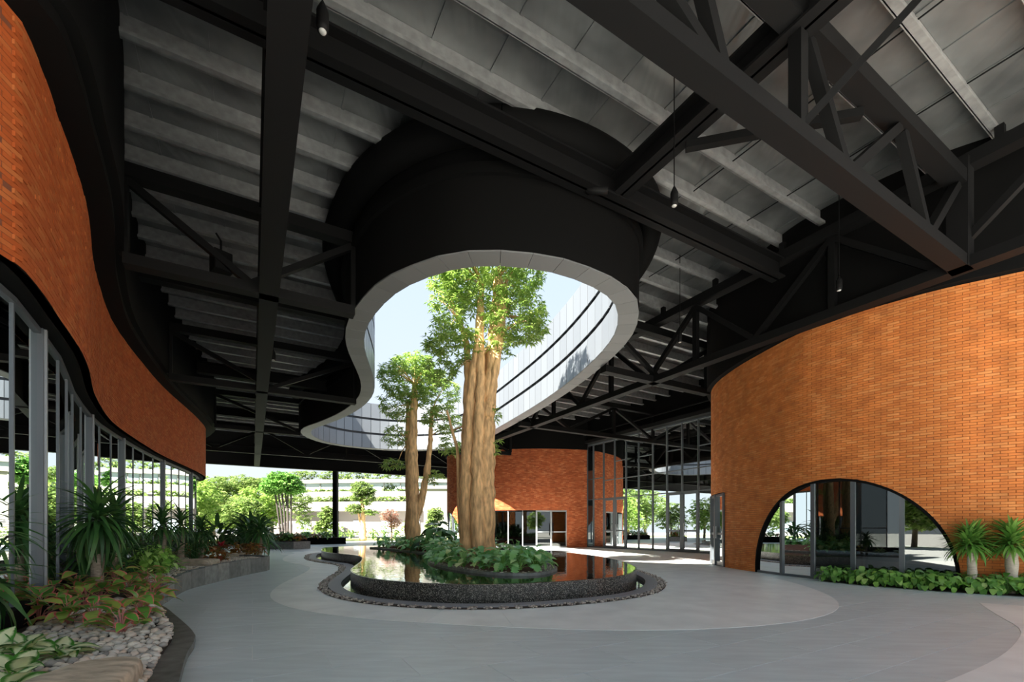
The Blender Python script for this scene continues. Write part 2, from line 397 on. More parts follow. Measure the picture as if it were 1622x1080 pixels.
BEAN = ccw(smooth_line(catmull(BEAN, True, 10), 14, True))
POOL = [(-8.7, 20.8), (-7.7, 18.4), (-6.5, 16.75), (-5.5, 15.75), (-4.8, 14.5), (-4.2, 12.6), (-3.8, 10.9), (-3.5, 9.83), (-3.02, 8.85), (-2.43, 8.1), (-1.69, 7.62), (-.85, 7.34), (-.07, 7.4), (.75, 7.72), (1.68, 8.28),
        (2.31, 9.0), (2.76, 10.1), (2.98, 11.1), (3.06, 13.3), (2.75, 15.6), (1.78, 18.5), (.5, 20.6), (-1.5, 23), (-4.5, 24.6), (-7.3, 24.7), (-8.9, 23.2), (-9.1, 22)]
POOL = ccw(resample(smooth_line(catmull(POOL, True, 10), 10, True), 240, True))
ISLE = [(-2.26, 12), (-1.4, 10.1), (-.55, 8.95), (.14, 8.6), (.62, 8.85), (1.0, 9.9), (.93, 10.9), (.6, 12.5), (.2, 14.5), (-.8, 17), (-2.5, 20), (-4.6, 21.8), (-6.2, 22.0), (-6.7, 21.2), (-4.8, 19.0), (-3.1, 16.3), (-2.4, 14.2)]
ISLE = ccw(resample(smooth_line(catmull(ISLE, True, 10), 8, True), 110, True))
Z_BRICK, Z_LOW, Z_DECK, Z_PUR, Z_LIP, Z_RIM = 6.07, 3.71, 8.70, 8.34, 6.2, 8.95
T_FAC, S_FASCIA = 19.5, 40.0
GRAV_OUT = offset(POOL, 0.62, it=8)

# ------------------------------------------------------------------ floor: base, tiles, pale paving
floor = MB().prism([gp(-8, -24)[:2], gp(-8, 34)[:2], gp(46, 34)[:2], gp(46, -24)[:2]], -0.30, -0.16).build('floor', M['joint'])
tag(floor, kind='structure')
holeC = offset(POOL, 0.25, it=6)
cells = []
TW, TD = 1.2, 0.6
PALE = np.array([(-10.6, 21), (-11.2, 23.5), (-10.5, 27), (-6, 29.2), (5.5, 31.5), (13, 22), (8.8, 18), (7.2, 14.6), (6.9, 12.6), (6.3, 11.2), (5.0, 10.2), (3.0, 12.0), (2.5, 16), (.5, 20.5), (-4, 24), (-8, 24.4)])
for i in range(-2, 77):
    for j in range(-14, 19):
        s0 = i * TD; t0 = j * TW + (0.6 if i % 2 else 0.0)
        c = gp(s0 + TD / 2, t0 + TW / 2)
        if c[1] < -1.5: continue
        cor = [gp(s0 + a, t0 + b) for a in (0, TD) for b in (0, TW)]
        ins = [inside(holeC, p[0], p[1]) for p in cor]
        if any(ins): continue
        cells.append((s0, t0, c, inside(PALE, c[0], c[1]), any(ins)))
g = 0.003
tile_me = {}
for k, mt in ((False, M['tile']), (True, M['tile_light'])):
    X = np.array([D2[0], D2[1], 0]) * (TW / 2 - g); Y = np.array([D1[0], D1[1], 0]) * (TD / 2 - g)
    tile_me[k] = MB().frame_box((0, 0, -0.08), X, Y, (0, 0, 0.08)).mesh('tile', mt)
vis = [c for c in cells if in_frame(c[2], 30) and c[2][1] > 1.5 and c[2][0] > -7.5]
vis.sort(key=lambda c: c[2][1] ** 2 + c[2][0] ** 2)
near = set(id(c) for c in vis[:300])
for k in (False, True):
    R_ = [c for c in cells if c[3] == k and id(c) not in near]
    C_ = np.array([(c[2][0], c[2][1], -0.08) for c in R_]); n = len(R_)
    X = np.tile(np.array([D2[0], D2[1], 0]) * (TW / 2 - g), (n, 1)); Y = np.tile(np.array([D1[0], D1[1], 0]) * (TD / 2 - g), (n, 1)); Z = np.tile(np.array([0, 0, 0.08]), (n, 1))
    tag(inst('tile_field', boxes_mesh('tile_field', C_, X, Y, Z, M['tile_light'] if k else M['tile']), floor), kind='stuff')
for c in cells:
    if id(c) in near: inst('tile', tile_me[c[3]], floor, Matrix.Translation((c[2][0], c[2][1], 0)))
gm = MB()
for c in cells:
    gm.add([gp(c[0] + a_, c[1] + b_, -0.0035) for a_, b_ in ((0, 0), (0, TW), (TD, TW), (TD, 0))], [(0, 1, 2, 3)])
tag(gm.build('grout', M['joint'], floor), kind='stuff')
# pale ring of paving round the pool
nr = 120
G = resample(GRAV_OUT, nr * 2, True)
NR = normals(G, True); W = []
for p, n_ in zip(G, NR):
    w = 0.85
    if n_[0] > 0.05: w += 2.0 * min(1, (n_[0] - 0.05) / 0.7) * (1 if p[1] < 24 else 0.3)
    if p[1] < 9: w += 0.12
    W.append(w)
W = smooth_line(np.c_[W, W], 10, True)[:, 0]
OUT = offset(G, W, it=16)
MB().strip(offset(POOL, 0.4, it=6)[::1], resample(offset(OUT, 0.45, it=6), 240, True), -0.004, -0.004, True).build('paving_bed', M['tile'], floor)
for k in range(nr // 2):
    ii = [(k * 4 + a) % (nr * 2) for a in range(5)]
    A = [G[i] for i in ii]; B = [OUT[i] for i in ii]
    sh = 0.004
    poly = [p for p in A] + [p for p in B[::-1]]
    c = np.mean(np.array(poly), 0)
    poly = [p + (c - p) / max(np.linalg.norm(c - p), 1e-6) * sh for p in poly]
    MB().prism(poly[::-1] if area(np.array(poly)) < 0 else poly, -0.02, 0.004).build('paving_slab', M['tile_light'], floor)
# second pale area towards the lower right
Q = catmull([(7.6, 7.4), (7.2, 6.9), (6.66, 6.2), (6.2, 5.57), (5.7, 5.1), (4.6, 4.28), (3.4, 3.57), (2.3, 3.0), (1.2, 2.6)], sub=6)
Q = resample(smooth_line(Q, 4, False), 25); QN = normals(Q)
if QN[12] @ np.array([1, -1]) < 0: QN = -QN
for k in range(8):
    A = Q[k * 3:k * 3 + 4]; B = A + QN[k * 3:k * 3 + 4] * 2.6
    poly = np.array(list(A) + list(B[::-1])); c = poly.mean(0); poly = poly + (c - poly) * 0.003
    MB().prism(list(ccw(poly)), -0.02, 0.004).build('paving_slab', M['tile_light'], floor)

# ------------------------------------------------------------------ outside ground
def ground_sheet(name, mat, z, x0, x1, y0, y1, label, cat):
    o = MB().prism([(x0, y0), (x1, y0), (x1, y1), (x0, y1)], z - 0.1, z).build(name, mat)
    return tag(o, label, cat, kind='structure')
gnd_o = MB().prism([(-160, -120), (160, -120), (160, 190), (-160, 190)], -0.6, -0.33).build('ground', M['pave']); tag(gnd_o, kind='structure')
lawn = MB().prism([gp(47, -60)[:2], gp(47, 40)[:2], gp(66, 40)[:2], gp(66, -60)[:2]], -0.32, -0.06).build('lawn', M['grass']); tag(lawn, 'sunlit strip of lawn outside beyond the far planter', 'lawn', kind='stuff')
apron = MB().prism([gp(44, -60)[:2], gp(44, 40)[:2], gp(49, 40)[:2], gp(49, -60)[:2]], -0.32, -0.04).build('trim_2', M['pave']); tag(apron, kind='structure')

# ------------------------------------------------------------------ brick walls
BL, BH = 0.21, 0.054
def brick_wall(name, P, flip, z0, z1, openings, mat, lmin=0, lmax=None, single=True):
    """openings(z) -> list of (l0,l1) left free at that height"""
    pa = Path(P); lmax = pa.L if lmax is None else lmax
    sg = -1 if flip else 1
    mortar = MB(); rows = []
    nz = int(round((z1 - z0) / BH))
    for k in range(nz):
        zc = z0 + (k + 0.5) * BH
        free = [(lmin, lmax)]
        for (a, b) in openings(zc):
            nf = []
            for (p, q) in free:
                if b <= p or a >= q: nf.append((p, q))
                else:
                    if a > p: nf.append((p, a))
                    if b < q: nf.append((b, q))
            free = nf
        for (p, q) in free:
            n = max(2, int((q - p) / 0.3) + 1); ls = np.linspace(p, q, n)
            A = [pa.at(l) for l in ls]; Nn = [np.array([pa.tan(l)[1], -pa.tan(l)[0]]) * sg for l in ls]
            F0 = [a - m_ * 0.010 for a, m_ in zip(A, Nn)]; F1 = [a - m_ * 0.10 for a, m_ in zip(A, Nn)]
            mortar.strip(F0, F0, zc - BH / 2, zc + BH / 2)
            mortar.strip(F0, F1, zc - BH / 2, zc - BH / 2); mortar.strip(F0, F1, zc + BH / 2, zc + BH / 2); mortar.strip(F1, F1, zc - BH / 2, zc + BH / 2)
            i0 = int(math.floor((p - (BL / 2 if k % 2 else 0)) / BL)); x = i0 * BL + (BL / 2 if k % 2 else 0)
            while x < q:
                a, b = max(x, p), min(x + BL, q)
                if b - a > 0.03: rows.append((0.5 * (a + b), b - a, zc))
                x += BL
    root = tag(mortar.build(name, M['mortar']), kind='structure')
    la = np.array([r[0] for r in rows])
    px_ = np.interp(la, pa.d, pa.P[:, 0]); py_ = np.interp(la, pa.d, pa.P[:, 1])
    ax = np.interp(la - 0.06, pa.d, pa.P[:, 0]); ay = np.interp(la - 0.06, pa.d, pa.P[:, 1])
    bx = np.interp(la + 0.06, pa.d, pa.P[:, 0]); by = np.interp(la + 0.06, pa.d, pa.P[:, 1])
    T = np.c_[bx - ax, by - ay]; T /= np.linalg.norm(T, axis=1)[:, None]
    Nn = np.c_[T[:, 1], -T[:, 0]] * sg
    zz = np.array([r[2] for r in rows]); wl = np.array([r[1] for r in rows])
    rs = np.random.RandomState(5); jut = rs.uniform(-0.003, 0.004, len(rows))
    dep = 0.045
    C = np.c_[px_ + Nn[:, 0] * (jut - dep), py_ + Nn[:, 1] * (jut - dep), zz]
    full = np.abs(wl - BL) < 1e-6
    pick = []
    if single:
        dist = np.hypot(C[:, 0], C[:, 1]) + 0.0
        face = (Nn[:, 0] * C[:, 0] + Nn[:, 1] * C[:, 1]) < -0.15 * dist
        cand = [i for i in np.argsort(dist) if full[i] and C[i, 1] > 0.5 and face[i] and in_frame(C[i])]
        pick = cand[:300]
    mask = np.ones(len(rows), bool); mask[pick] = False
    X3 = np.c_[T * (wl / 2 - 0.004)[:, None], np.zeros(len(rows))]; Y3 = np.c_[Nn * dep, np.zeros(len(rows))]; Z3 = np.tile(np.array([0, 0, BH / 2 - 0.0035]), (len(rows), 1))
    tag(inst('brick_courses', boxes_mesh('brick_courses', C[mask], X3[mask], Y3[mask], Z3[mask], mat), root), kind='stuff')
    if pick:
        me = MB().frame_box((0, 0, 0), (BL / 2 - 0.004, 0, 0), (0, dep, 0), (0, 0, BH / 2 - 0.0035)).mesh('brick', mat)
        for i in pick:
            Mx = Matrix(((T[i, 0], Nn[i, 0], 0, C[i, 0]), (T[i, 1], Nn[i, 1], 0, C[i, 1]), (0, 0, 1, C[i, 2]), (0, 0, 0, 1)))
            inst('brick', me, root, Mx)
    return root, pa

PR = Path(RIGHT)
L_A0 = PR.at_u(1520, PR.near(9.6, 8.5), PR.near(6.9, 12)); L_A1 = PR.at_u(1197, PR.near(8, 9.9), PR.near(6.74, 13.8))
LC = 0.5 * (L_A0 + L_A1); RA = 0.5 * (L_A1 - L_A0); ZA = 2.36 - RA
L_D0 = PR.at_u(1147, PR.near(6.75, 13.5), PR.near(6.9, 15.6)); L_D1 = L_D0 + 1.5; Z_D = 2.35
def open_right(z):
    out = [(L_D0, L_D1)] if z < Z_D else []
    if z < ZA + RA:
        h = RA if z < ZA else math.sqrt(max(RA * RA - (z - ZA) ** 2, 0))
        out.append((LC - h, LC + h))
    return out
wall_right, _ = brick_wall('wall_right', RIGHT, True, 0, Z_BRICK, open_right, M['brick'])
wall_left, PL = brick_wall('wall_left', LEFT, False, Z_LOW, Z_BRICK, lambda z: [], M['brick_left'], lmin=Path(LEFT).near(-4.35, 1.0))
PF = Path(FAR)
F_W0, F_W1 = PF.at_u(898, 0, PF.near(-1, 29.9)), PF.at_u(783, 0, PF.near(-3, 30.7))
F_A0, F_A1 = PF.at_u(731, PF.near(-2, 30.2), PF.near(-4.6, 32.6)), PF.near(-4.74, 34.4)
F_AC, F_AR = 0.5 * (F_A0 + F_A1), 0.5 * (F_A1 - F_A0)
def open_far(z):
    out = [(F_W0, F_W1)] if z < 2.42 else []
    if z < 2.42:
        zb = 2.42 - F_AR
        h = F_AR if z < zb else math.sqrt(max(F_AR ** 2 - (z - zb) ** 2, 0)); out.append((F_AC - h, F_AC + h))
    return out
Z_FARB = 6.42
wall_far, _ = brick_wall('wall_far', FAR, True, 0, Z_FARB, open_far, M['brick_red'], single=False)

# black upper walls over the brick, oversailing it
def band(name, P, sg, d0, z0, z1, thick=0.3, rim=True):
    Nn = normals(P) * sg
    A = P + Nn * d0; B = P - Nn * thick
    m = MB().strip(A, A, z0, z1).strip(B, A, z0, z0).strip(B, B, z0, z1)
    o = tag(m.build(name, M['black'], smooth=True), kind='structure')
    return A
RUP = band('wall_right_upper', RIGHT, -1, 0.14, Z_BRICK, Z_DECK)
LUP = band('wall_left_upper', LEFT, 1, 0.42, Z_BRICK + 0.14, Z_DECK)
FUP = band('wall_far_upper', FAR, -1, 0.10, Z_FARB, Z_DECK)
Nn = normals(LEFT)
A_, B_ = LEFT + Nn * 0.30, LEFT - Nn * 0.25
t1 = MB().strip(A_, A_, Z_BRICK, Z_BRICK + 0.14).strip(B_, A_, Z_BRICK, Z_BRICK).build('trim_3', M['black'], smooth=True); tag(t1, kind='structure')

# ------------------------------------------------------------------ roof deck with the hole for the skylight
HOLE = offset(BEAN, 0.02)
deck = MB(); ss = np.arange(-2.0, 40.6, 0.25)
def holes(s):
    c = cross_t(HOLE, s, True); return (c[0], c[-1]) if len(c) >= 2 else None
hv = [holes(s) for s in ss]
T0, T1 = -30.0, 30.0
for i in range(len(ss) - 1):
    s0, s1 = ss[i], ss[i + 1]; a, b = hv[i], hv[i + 1]
    if a is None and b is None:
        deck.add([gp(s0, T0, Z_DECK), gp(s0, T1, Z_DECK), gp(s1, T1, Z_DECK), gp(s1, T0, Z_DECK)], [(0, 1, 2, 3)])
    else:
        if a is None: m_ = 0.5 * (b[0] + b[1]); a = (m_, m_)
        if b is None: m_ = 0.5 * (a[0] + a[1]); b = (m_, m_)
        deck.add([gp(s0, T0, Z_DECK), gp(s0, a[0], Z_DECK), gp(s1, b[0], Z_DECK), gp(s1, T0, Z_DECK)], [(0, 1, 2, 3)])
        deck.add([gp(s0, a[1], Z_DECK), gp(s0, T1, Z_DECK), gp(s1, T1, Z_DECK), gp(s1, b[1], Z_DECK)], [(0, 1, 2, 3)])
ceiling = deck.build('ceiling', M['deck']); tag(ceiling, kind='structure')
# standing ribs of the deck sheets, each one a strip
for j in range(-7, 22):
    t = j * 1.0 + 0.4
    r = MB(); run = []
    spans = []; cur = None
    for s, h in zip(ss, hv):
        ok = (h is None or t < h[0] - 0.05 or t > h[1] + 0.05)
        if ok: cur = [s, s] if cur is None else [cur[0], s]
        elif cur: spans.append(cur); cur = None
    if cur: spans.append(cur)
    for a, b in spans:
        if b - a > 0.3: r.bar(gp(a, t, Z_DECK - 0.012), gp(b, t, Z_DECK - 0.012), 0.05, 0.02)
    r.build('sheet_rib', M['deck'], ceiling)

# ------------------------------------------------------------------ skylight drum
NSEG = 92
OUTP = resample(BEAN, NSEG * 3, True); INP = offset(OUTP, -0.45, it=6)
drum = empty('skylight_drum', (0, 0, 0)); tag(drum, 'black free-form skylight drum with pale metal lined opening above the pool', 'skylight')
ow = MB().strip(OUTP, OUTP, Z_LIP + 0.02, Z_DECK + 0.02, True); ow.build('outer_wall', M['black'], drum, True)
lin = offset(INP, 0.06, it=2)
MB().strip(lin, lin, Z_LIP + 0.02, Z_RIM, True).strip(lin, OUTP, Z_RIM, Z_RIM, True).strip(OUTP, OUTP, Z_DECK, Z_RIM, True).build('lining', M['groove'], drum)
INS = INP[::3]; OUS = OUTP[::3]
rows_z = [(Z_LIP, 7.02), (7.15, 7.92), (8.05, Z_RIM)]
for k in range(NSEG):
    a, b = INS[k], INS[(k + 1) % NSEG]; c, d = OUS[k], OUS[(k + 1) % NSEG]
    e = (b - a); L_ = np.linalg.norm(e); e /= L_; nrm = np.array([e[1], -e[0]])
    for z0, z1 in rows_z:
        m = MB().frame_box(((a + b) / 2)[0:1].tolist() + ((a + b) / 2)[1:2].tolist() + [(z0 + z1) / 2], (e[0] * (L_ / 2 - 0.013), e[1] * (L_ / 2 - 0.013), 0), (nrm[0] * 0.015, nrm[1] * 0.015, 0), (0, 0, (z1 - z0) / 2))
        m.build('cladding_panel', M['clad'], drum)
    q = np.array([a, b, d, c]); cc = q.mean(0); q = q + (cc - q) * 0.016
    MB().prism(list(ccw(q)), Z_LIP - 0.01, Z_LIP + 0.02).build('lip_panel', M['lip'], drum)
ring = offset(OUTP, 0.26, it=8)
rp = [(p[0], p[1], 8.24) for p in ring]; rp.append(rp[0])
MB().tube(rp, 0.29, 12, cap=False).build('gutter_pipe', M['black'], drum, True)
ring2 = offset(OUTP, 0.10, it=6)
MB().strip(ring2, ring2, 7.55, 7.75, True).strip(OUTP, ring2, 7.55, 7.55, True).strip(ring2, OUTP, 7.75, 7.75, True).build('ring_flange', M['black'], drum, True)
_b = (1.55, 8.35)
MB().tube([(1.35, 8.55, 7.9), (1.35, 8.45, 7.55), (1.42, 8.35, 7.42), (1.75, 8.3, 7.38)], 0.07, 10).build('drain_pipe', M['steel'], drum, True)

# ------------------------------------------------------------------ roof steel
LEFTEND = {}
def t_left(s):
    c = [t for t in cross_t(LUP, s) if t < 3]
    return max(c) if c else -20.0
def t_right(s):
    c = [t for t in cross_t(RUP, s) if t > 9]
    c = [x for x in c if x < T_FAC] + [T_FAC]
    f = [t for t in cross_t(FUP, s) if t > 9] if s > 22 else []
    return min(c + f)
def t_spans(s, clear):
    L0, R0 = t_left(s), t_right(s)
    c = cross_t(offset(BEAN, clear), s, True)
    if len(c) >= 2: return [(L0, c[0]), (c[-1], R0)]
    return [(L0, R0)]
def truss(name, P, label, zb=6.0, zt=7.6, nodes=None, w=0.26, hb=0.2, step=2.5, group='black steel roof trusses', stubs=False):
    """P: list of spans ((s0,t0),(s1,t1)) of one truss line"""
    root = empty(name, gp(*P[0][0], zb)); base = np.array(root.location)
    tag(root, label, 'truss', group)
    def part(nm, p, q, w_, h_):
        MB().bar(np.array(p) - base, np.array(q) - base, w_, h_).build(nm, M['steel'], root)
    for (a, b) in P:
        a = np.array(a, float); b = np.array(b, float); L_ = np.linalg.norm(b - a)
        if L_ < 0.4: continue
        part('bottom_chord', gp(*a, zb + hb / 2), gp(*b, zb + hb / 2), w, hb)
        part('top_chord', gp(*a, zt + 0.12), gp(*b, zt + 0.12), w, 0.24)
        n = max(1, int(round(L_ / step)))
        for k in range(n + 1):
            p = a + (b - a) * k / n
            if k % 2 == 0 or k == n: part('post', gp(*p, zb + hb), gp(*p, zt), 0.14, 0.14)
            if k < n:
                q = a + (b - a) * (k + 1) / n
                lo, hi = (p, q) if k % 2 else (q, p)
                part('diagonal', gp(*lo, zb + hb), gp(*hi, zt), 0.13, 0.13)
        if stubs:
            for k in range(int(L_ / 1.9)):
                p = a + (b - a) * (k * 1.9 + 0.9) / L_; part('stub', gp(*p, zt + 0.24), gp(*p, Z_PUR), 0.12, 0.12)
    return root
# nearest truss, crossing the upper right corner: laid out member by member
tD = empty('roof_truss', gp(3.2, 0.5, 6.0)); tag(tD, 'black steel roof truss crossing the upper right corner, nearest of all', 'truss', 'black steel roof trusses')
base = np.array(tD.location)
def dpart(nm, p, q, w_, h_): MB().bar(np.array(p) - base, np.array(q) - base, w_, h_).build(nm, M['steel'], tD)
sD = 3.2
dpart('bottom_chord', gp(sD, 0.4, 6.1), gp(sD, 11.5, 6.1), 0.28, 0.2)
dpart('top_chord', gp(sD, 0.4, 7.62), gp(sD, 11.3, 7.62), 0.28, 0.24)
dpart('end_post', gp(sD, 11.4, 6.0), gp(sD, 11.4, 8.0), 0.30, 0.30)
for p, q in (((6.0, 6.2), (6.0, 7.5)), ((0.6, 6.2), (0.6, 7.5))): dpart('post', gp(sD, *p), gp(sD, *q), 0.16, 0.16)
for p, q in (((7.15, 6.2), (6.2, 7.5)), ((7.25, 6.2), (8.8, 7.5)), ((9.85, 6.2), (8.95, 7.5)), ((9.95, 6.2), (11.2, 7.5)), ((4.5, 6.2), (3.9, 7.5)), ((4.4, 6.2), (1.8, 7.5)), ((1.2, 6.2), (1.7, 7.5))):
    dpart('diagonal', gp(sD, *p), gp(sD, *q), 0.14, 0.14)
dpart('brace', gp(sD, 5.95, 6.2), gp(2.45, 7.6, 8.2), 0.09, 0.09)
tE = truss('roof_truss', [((10.7, a), (10.7, b)) for a, b in t_spans(10.7, 0.02)], 'black steel roof truss butting the drum, crossing the left bay below the speaker')
truss('roof_truss', [((18.2, a), (18.2, b)) for a, b in t_spans(18.2, 0.02)], 'black steel roof truss butting the middle of the skylight drum')
truss('roof_truss', [((25.7, a), (25.7, b)) for a, b in t_spans(25.7, 0.02)], 'black steel roof truss butting the far lobe of the skylight drum')
truss('roof_truss', [((33.2, -20), (33.2, t_right(33.2)))], 'black steel roof truss running clear behind the skylight drum')
truss('roof_truss', [((-2, 11.5), (27.5, 11.5))], 'long black truss in front of the curved right brick building', zb=6.0, zt=7.85, w=0.3, step=1.85, stubs=True)
# girder with broad soffit left of the skylight
gA = empty('roof_girder', gp(-3, 0.3, 6.0)); tag(gA, 'broad black girder running from overhead to the far opening, left of skylight', 'beam')
base = np.array(gA.location)
def apart(nm, p, q, w_, h_): MB().bar(np.array(p) - base, np.array(q) - base, w_, h_).build(nm, M['steel'], gA)
apart('bottom_flange', gp(-3, 0.3, 6.03), gp(S_FASCIA, 0.3, 6.03), 0.36, 0.06)
apart('web', gp(-3, 0.3, 6.9), gp(S_FASCIA, 0.3, 6.9), 0.05, 1.7)
apart('top_flange', gp(-3, 0.3, 7.78), gp(S_FASCIA, 0.3, 7.78), 0.36, 0.06)
for k in range(12): apart('stiffener', gp(-0.55 + k * 3.75, 0.3, 6.06), gp(-0.55 + k * 3.75, 0.3, 7.75), 0.30, 0.04)
def ibeam(name, p, q, z0, z1, label, wid=0.30):
    root = empty(name, (p[0], p[1], z0)); tag(root, label, 'beam')
    b_ = np.array(root.location)
    for nm, z, w_, h_ in (('bottom_flange', z0 + 0.02, wid, 0.04), ('web', (z0 + z1) / 2, 0.04, z1 - z0), ('top_flange', z1 - 0.02, wid, 0.04)):
        MB().bar(np.array((p[0], p[1], z)) - b_, np.array((q[0], q[1], z)) - b_, w_, h_).build(nm, M['steel'], root)
    return root
ibeam('steel_beam', gp(6.55, 0.4), gp(6.55, 11.4), 7.42, 7.88, 'black steel beam slanting across the front of the skylight drum', 0.34)
ibeam('steel_beam', gp(-2, 6.0), gp(6.5, 6.0), 7.45, 7.85, 'black steel beam from the top edge down to the drum front', 0.34)
for s_, lb in ((14.4, 'black steel cross beam in the left bay behind the speaker truss'), (21.9, 'black steel cross beam in the left bay beside the drum waist'), (29.4, 'black steel cross beam in the left bay near the far opening')):
    ibeam('steel_beam', gp(s_, t_left(s_)), gp(s_, t_spans(s_, 0.05)[0][1] if s_ < 28 else 11), 7.42, 7.88, lb)
ibeam('steel_beam', gp(6.55, 0.2), gp(6.55, t_left(6.55)), 7.42, 7.88, 'black steel cross beam in the near left bay above the brick curve')
br = MB().bar(gp(5.0, 6.1, 7.4), gp(3.3, 7.9, 7.4), 0.12, 0.12).build('knee_brace', M['steel']); tag(br, 'short black brace between the near truss and the sloping beam', 'brace')
# purlins
sp = 0.95
def purlin(s, a, b):
    m = MB(); L_ = b - a
    z0, z1 = Z_PUR - Z_DECK, 0.0
    m.bar((0, 0, (z0 + z1) / 2), (L_, 0, (z0 + z1) / 2), 0.03, z1 - z0)
    m.bar((0, -0.06, z0 + 0.012), (L_, -0.06, z0 + 0.012), 0.12, 0.024)
    m.bar((0, -0.115, z0 + 0.03), (L_, -0.115, z0 + 0.03), 0.015, 0.05)
    m.bar((0, 0.05, z1 - 0.012), (L_, 0.05, z1 - 0.012), 0.1, 0.024)
    o = m.build('roof_purlin', M['galv']); o.location = gp(s, a, Z_DECK - 0.005); o.rotation_euler = (0, 0, math.atan2(D2[1], D2[0]))
    if b < 4.5: lab, grp = ('galvanised purlin crossing the left roof bays, in front of the speaker truss', 'purlins of the near left bays') if s < 10.7 else ('galvanised purlin crossing the left roof bays, behind the speaker truss', 'purlins of the far left bays')
    elif a > 4: lab, grp = ('galvanised purlin between the skylight drum and the right buildings', 'purlins right of the drum')
    elif s < 8: lab, grp = ('galvanised purlin spanning overhead in front of the skylight drum', 'purlins in front of the drum')
    else: lab, grp = ('galvanised purlin spanning behind the skylight drum near the far edge beam', 'purlins behind the drum')
    return tag(o, lab, 'purlin', grp)
for k in range(1, 42):
    s = k * sp
    for a, b in t_spans(s, 0.10):
        if b - a > 0.3: purlin(s, max(a - 0.05, -16), b + 0.03)
# sag rods between the purlins
for k, (sa, sb, t) in enumerate(((2.0, 6.6, 8.3), (2.0, 6.6, 10.2), (6.7, 10.5, 10.0))):
    o = MB().tube([gp(sa, t, 8.52), gp(sb, t, 8.52)], 0.012, 6).build('sag_rod', M['steel']); tag(o, 'thin dark sag rod threaded through the roof purlins', 'rod', 'sag rods')

# far fascia and the column under it
fz = empty('edge_beam', gp(S_FASCIA, 0, 6.0)); tag(fz, 'deep black edge beam over the far opening to the garden', 'beam')
base = np.array(fz.location)
MB().bar(np.array(gp(S_FASCIA, -26, 7.3)) - base, np.array(gp(S_FASCIA, 24, 7.3)) - base, 0.1, 2.5).build('web', M['steel'], fz)
MB().bar(np.array(gp(S_FASCIA - 0.05, -26, 6.03)) - base, np.array(gp(S_FASCIA - 0.05, 24, 6.03)) - base, 0.4, 0.07).build('bottom_flange', M['steel'], fz)
MB().bar(np.array(gp(S_FASCIA - 0.1, -26, 7.5)) - base, np.array(gp(S_FASCIA - 0.1, 24, 7.5)) - base, 0.3, 0.06).build('rail', M['steel'], fz)
cl = empty('steel_column', gp(S_FASCIA, 6.0, 0)); tag(cl, 'slim dark blue-black steel column under the far edge beam', 'column')
MB().box(-0.19, 0.19, -0.03, 0.03, 0, 6.0).box(-0.19, -0.15, -0.17, 0.17, 0, 6.0).box(0.15, 0.19, -0.17, 0.17, 0, 6.0).build('shaft', M['steel'], cl)
MB().box(-0.3, 0.3, -0.3, 0.3, 0.0, 0.06).build('base_plate', M['steel'], cl)

# ------------------------------------------------------------------ windows and doors
def flat_pane(name, a, b, z0, z1, mat, parent, thick=0.012):
    d = b - a; L_ = np.linalg.norm(d); d = d / L_; n_ = np.array([d[1], -d[0]])
    return MB().frame_box(((a[0] + b[0]) / 2, (a[1] + b[1]) / 2, (z0 + z1) / 2), (d[0] * L_ / 2, d[1] * L_ / 2, 0), (n_[0] * thick / 2, n_[1] * thick / 2, 0), (0, 0, (z1 - z0) / 2)).build(name, mat, parent)
def vbar(name, p, z0, z1, d, w, dep, mat, parent):
    n_ = np.array([d[1], -d[0]])
    return MB().frame_box((p[0], p[1], (z0 + z1) / 2), (d[0] * w / 2, d[1] * w / 2, 0), (n_[0] * dep / 2, n_[1] * dep / 2, 0), (0, 0, (z1 - z0) / 2)).build(name, mat, parent)
def hbar(name, a, b, z, h, dep, mat, parent): return MB().bar((a[0], a[1], z), (b[0], b[1], z), dep, h).build(name, mat, parent)

# window_1: the long glazed front under the left brick band
GL = LEFT - normals(LEFT) * 0.30
pg = Path(GL); win1 = empty('window_1', (0, 0, 0)); tag(win1, kind='structure')
lend = pg.near(-15.3, 22.1)
marks = [pg.near(-4.65, 1.2), pg.near(-5.95, 5.7), pg.near(-9.23, 9.92), pg.near(-10.75, 12.5), pg.near(-12.65, 16.4), pg.near(-14.2, 20.1), lend]
stations = []
for q0, q1 in zip(marks[:-1], marks[1:]):
    nn = max(1, int(round((q1 - q0) / 1.05)))
    for k in range(nn): stations.append((q0 + (q1 - q0) * k / nn, k))
stations.append((lend, 0))
for i in range(len(stations) - 1):
    (la, k), (lb2, _) = stations[i], stations[i + 1]
    a, b = pg.at(la), pg.at(lb2); d = pg.tan(la); n_ = np.array([d[1], -d[0]])
    flat_pane('pane', a, b, 0.34, Z_LOW - 0.08, M['glass_side'], win1)
    if k == 0:
        vbar('column', a + n_ * 0.02, 0.2, Z_LOW + 0.02, d, 0.13, 0.08, M['frame'], win1)
        vbar('column_flange', a + n_ * 0.07, 0.2, Z_LOW, d, 0.05, 0.03, M['framelight'], win1)
    else: vbar('mullion', a, 0.3, Z_LOW, d, 0.04, 0.045, M['frame'], win1)
    if k == 2: hbar('door_rail', a, b, 1.25, 0.06, 0.05, M['frame'], win1)
    hbar('head_rail', a, b, Z_LOW - 0.04, 0.07, 0.08, M['frame'], win1)
    hbar('sill', a, b, 0.26, 0.2, 0.30, M['black'], win1)
sf = MB().strip(LEFT - normals(LEFT) * 0.7, LEFT, Z_LOW, Z_LOW).build('trim_4', M['black']); tag(sf, kind='structure')
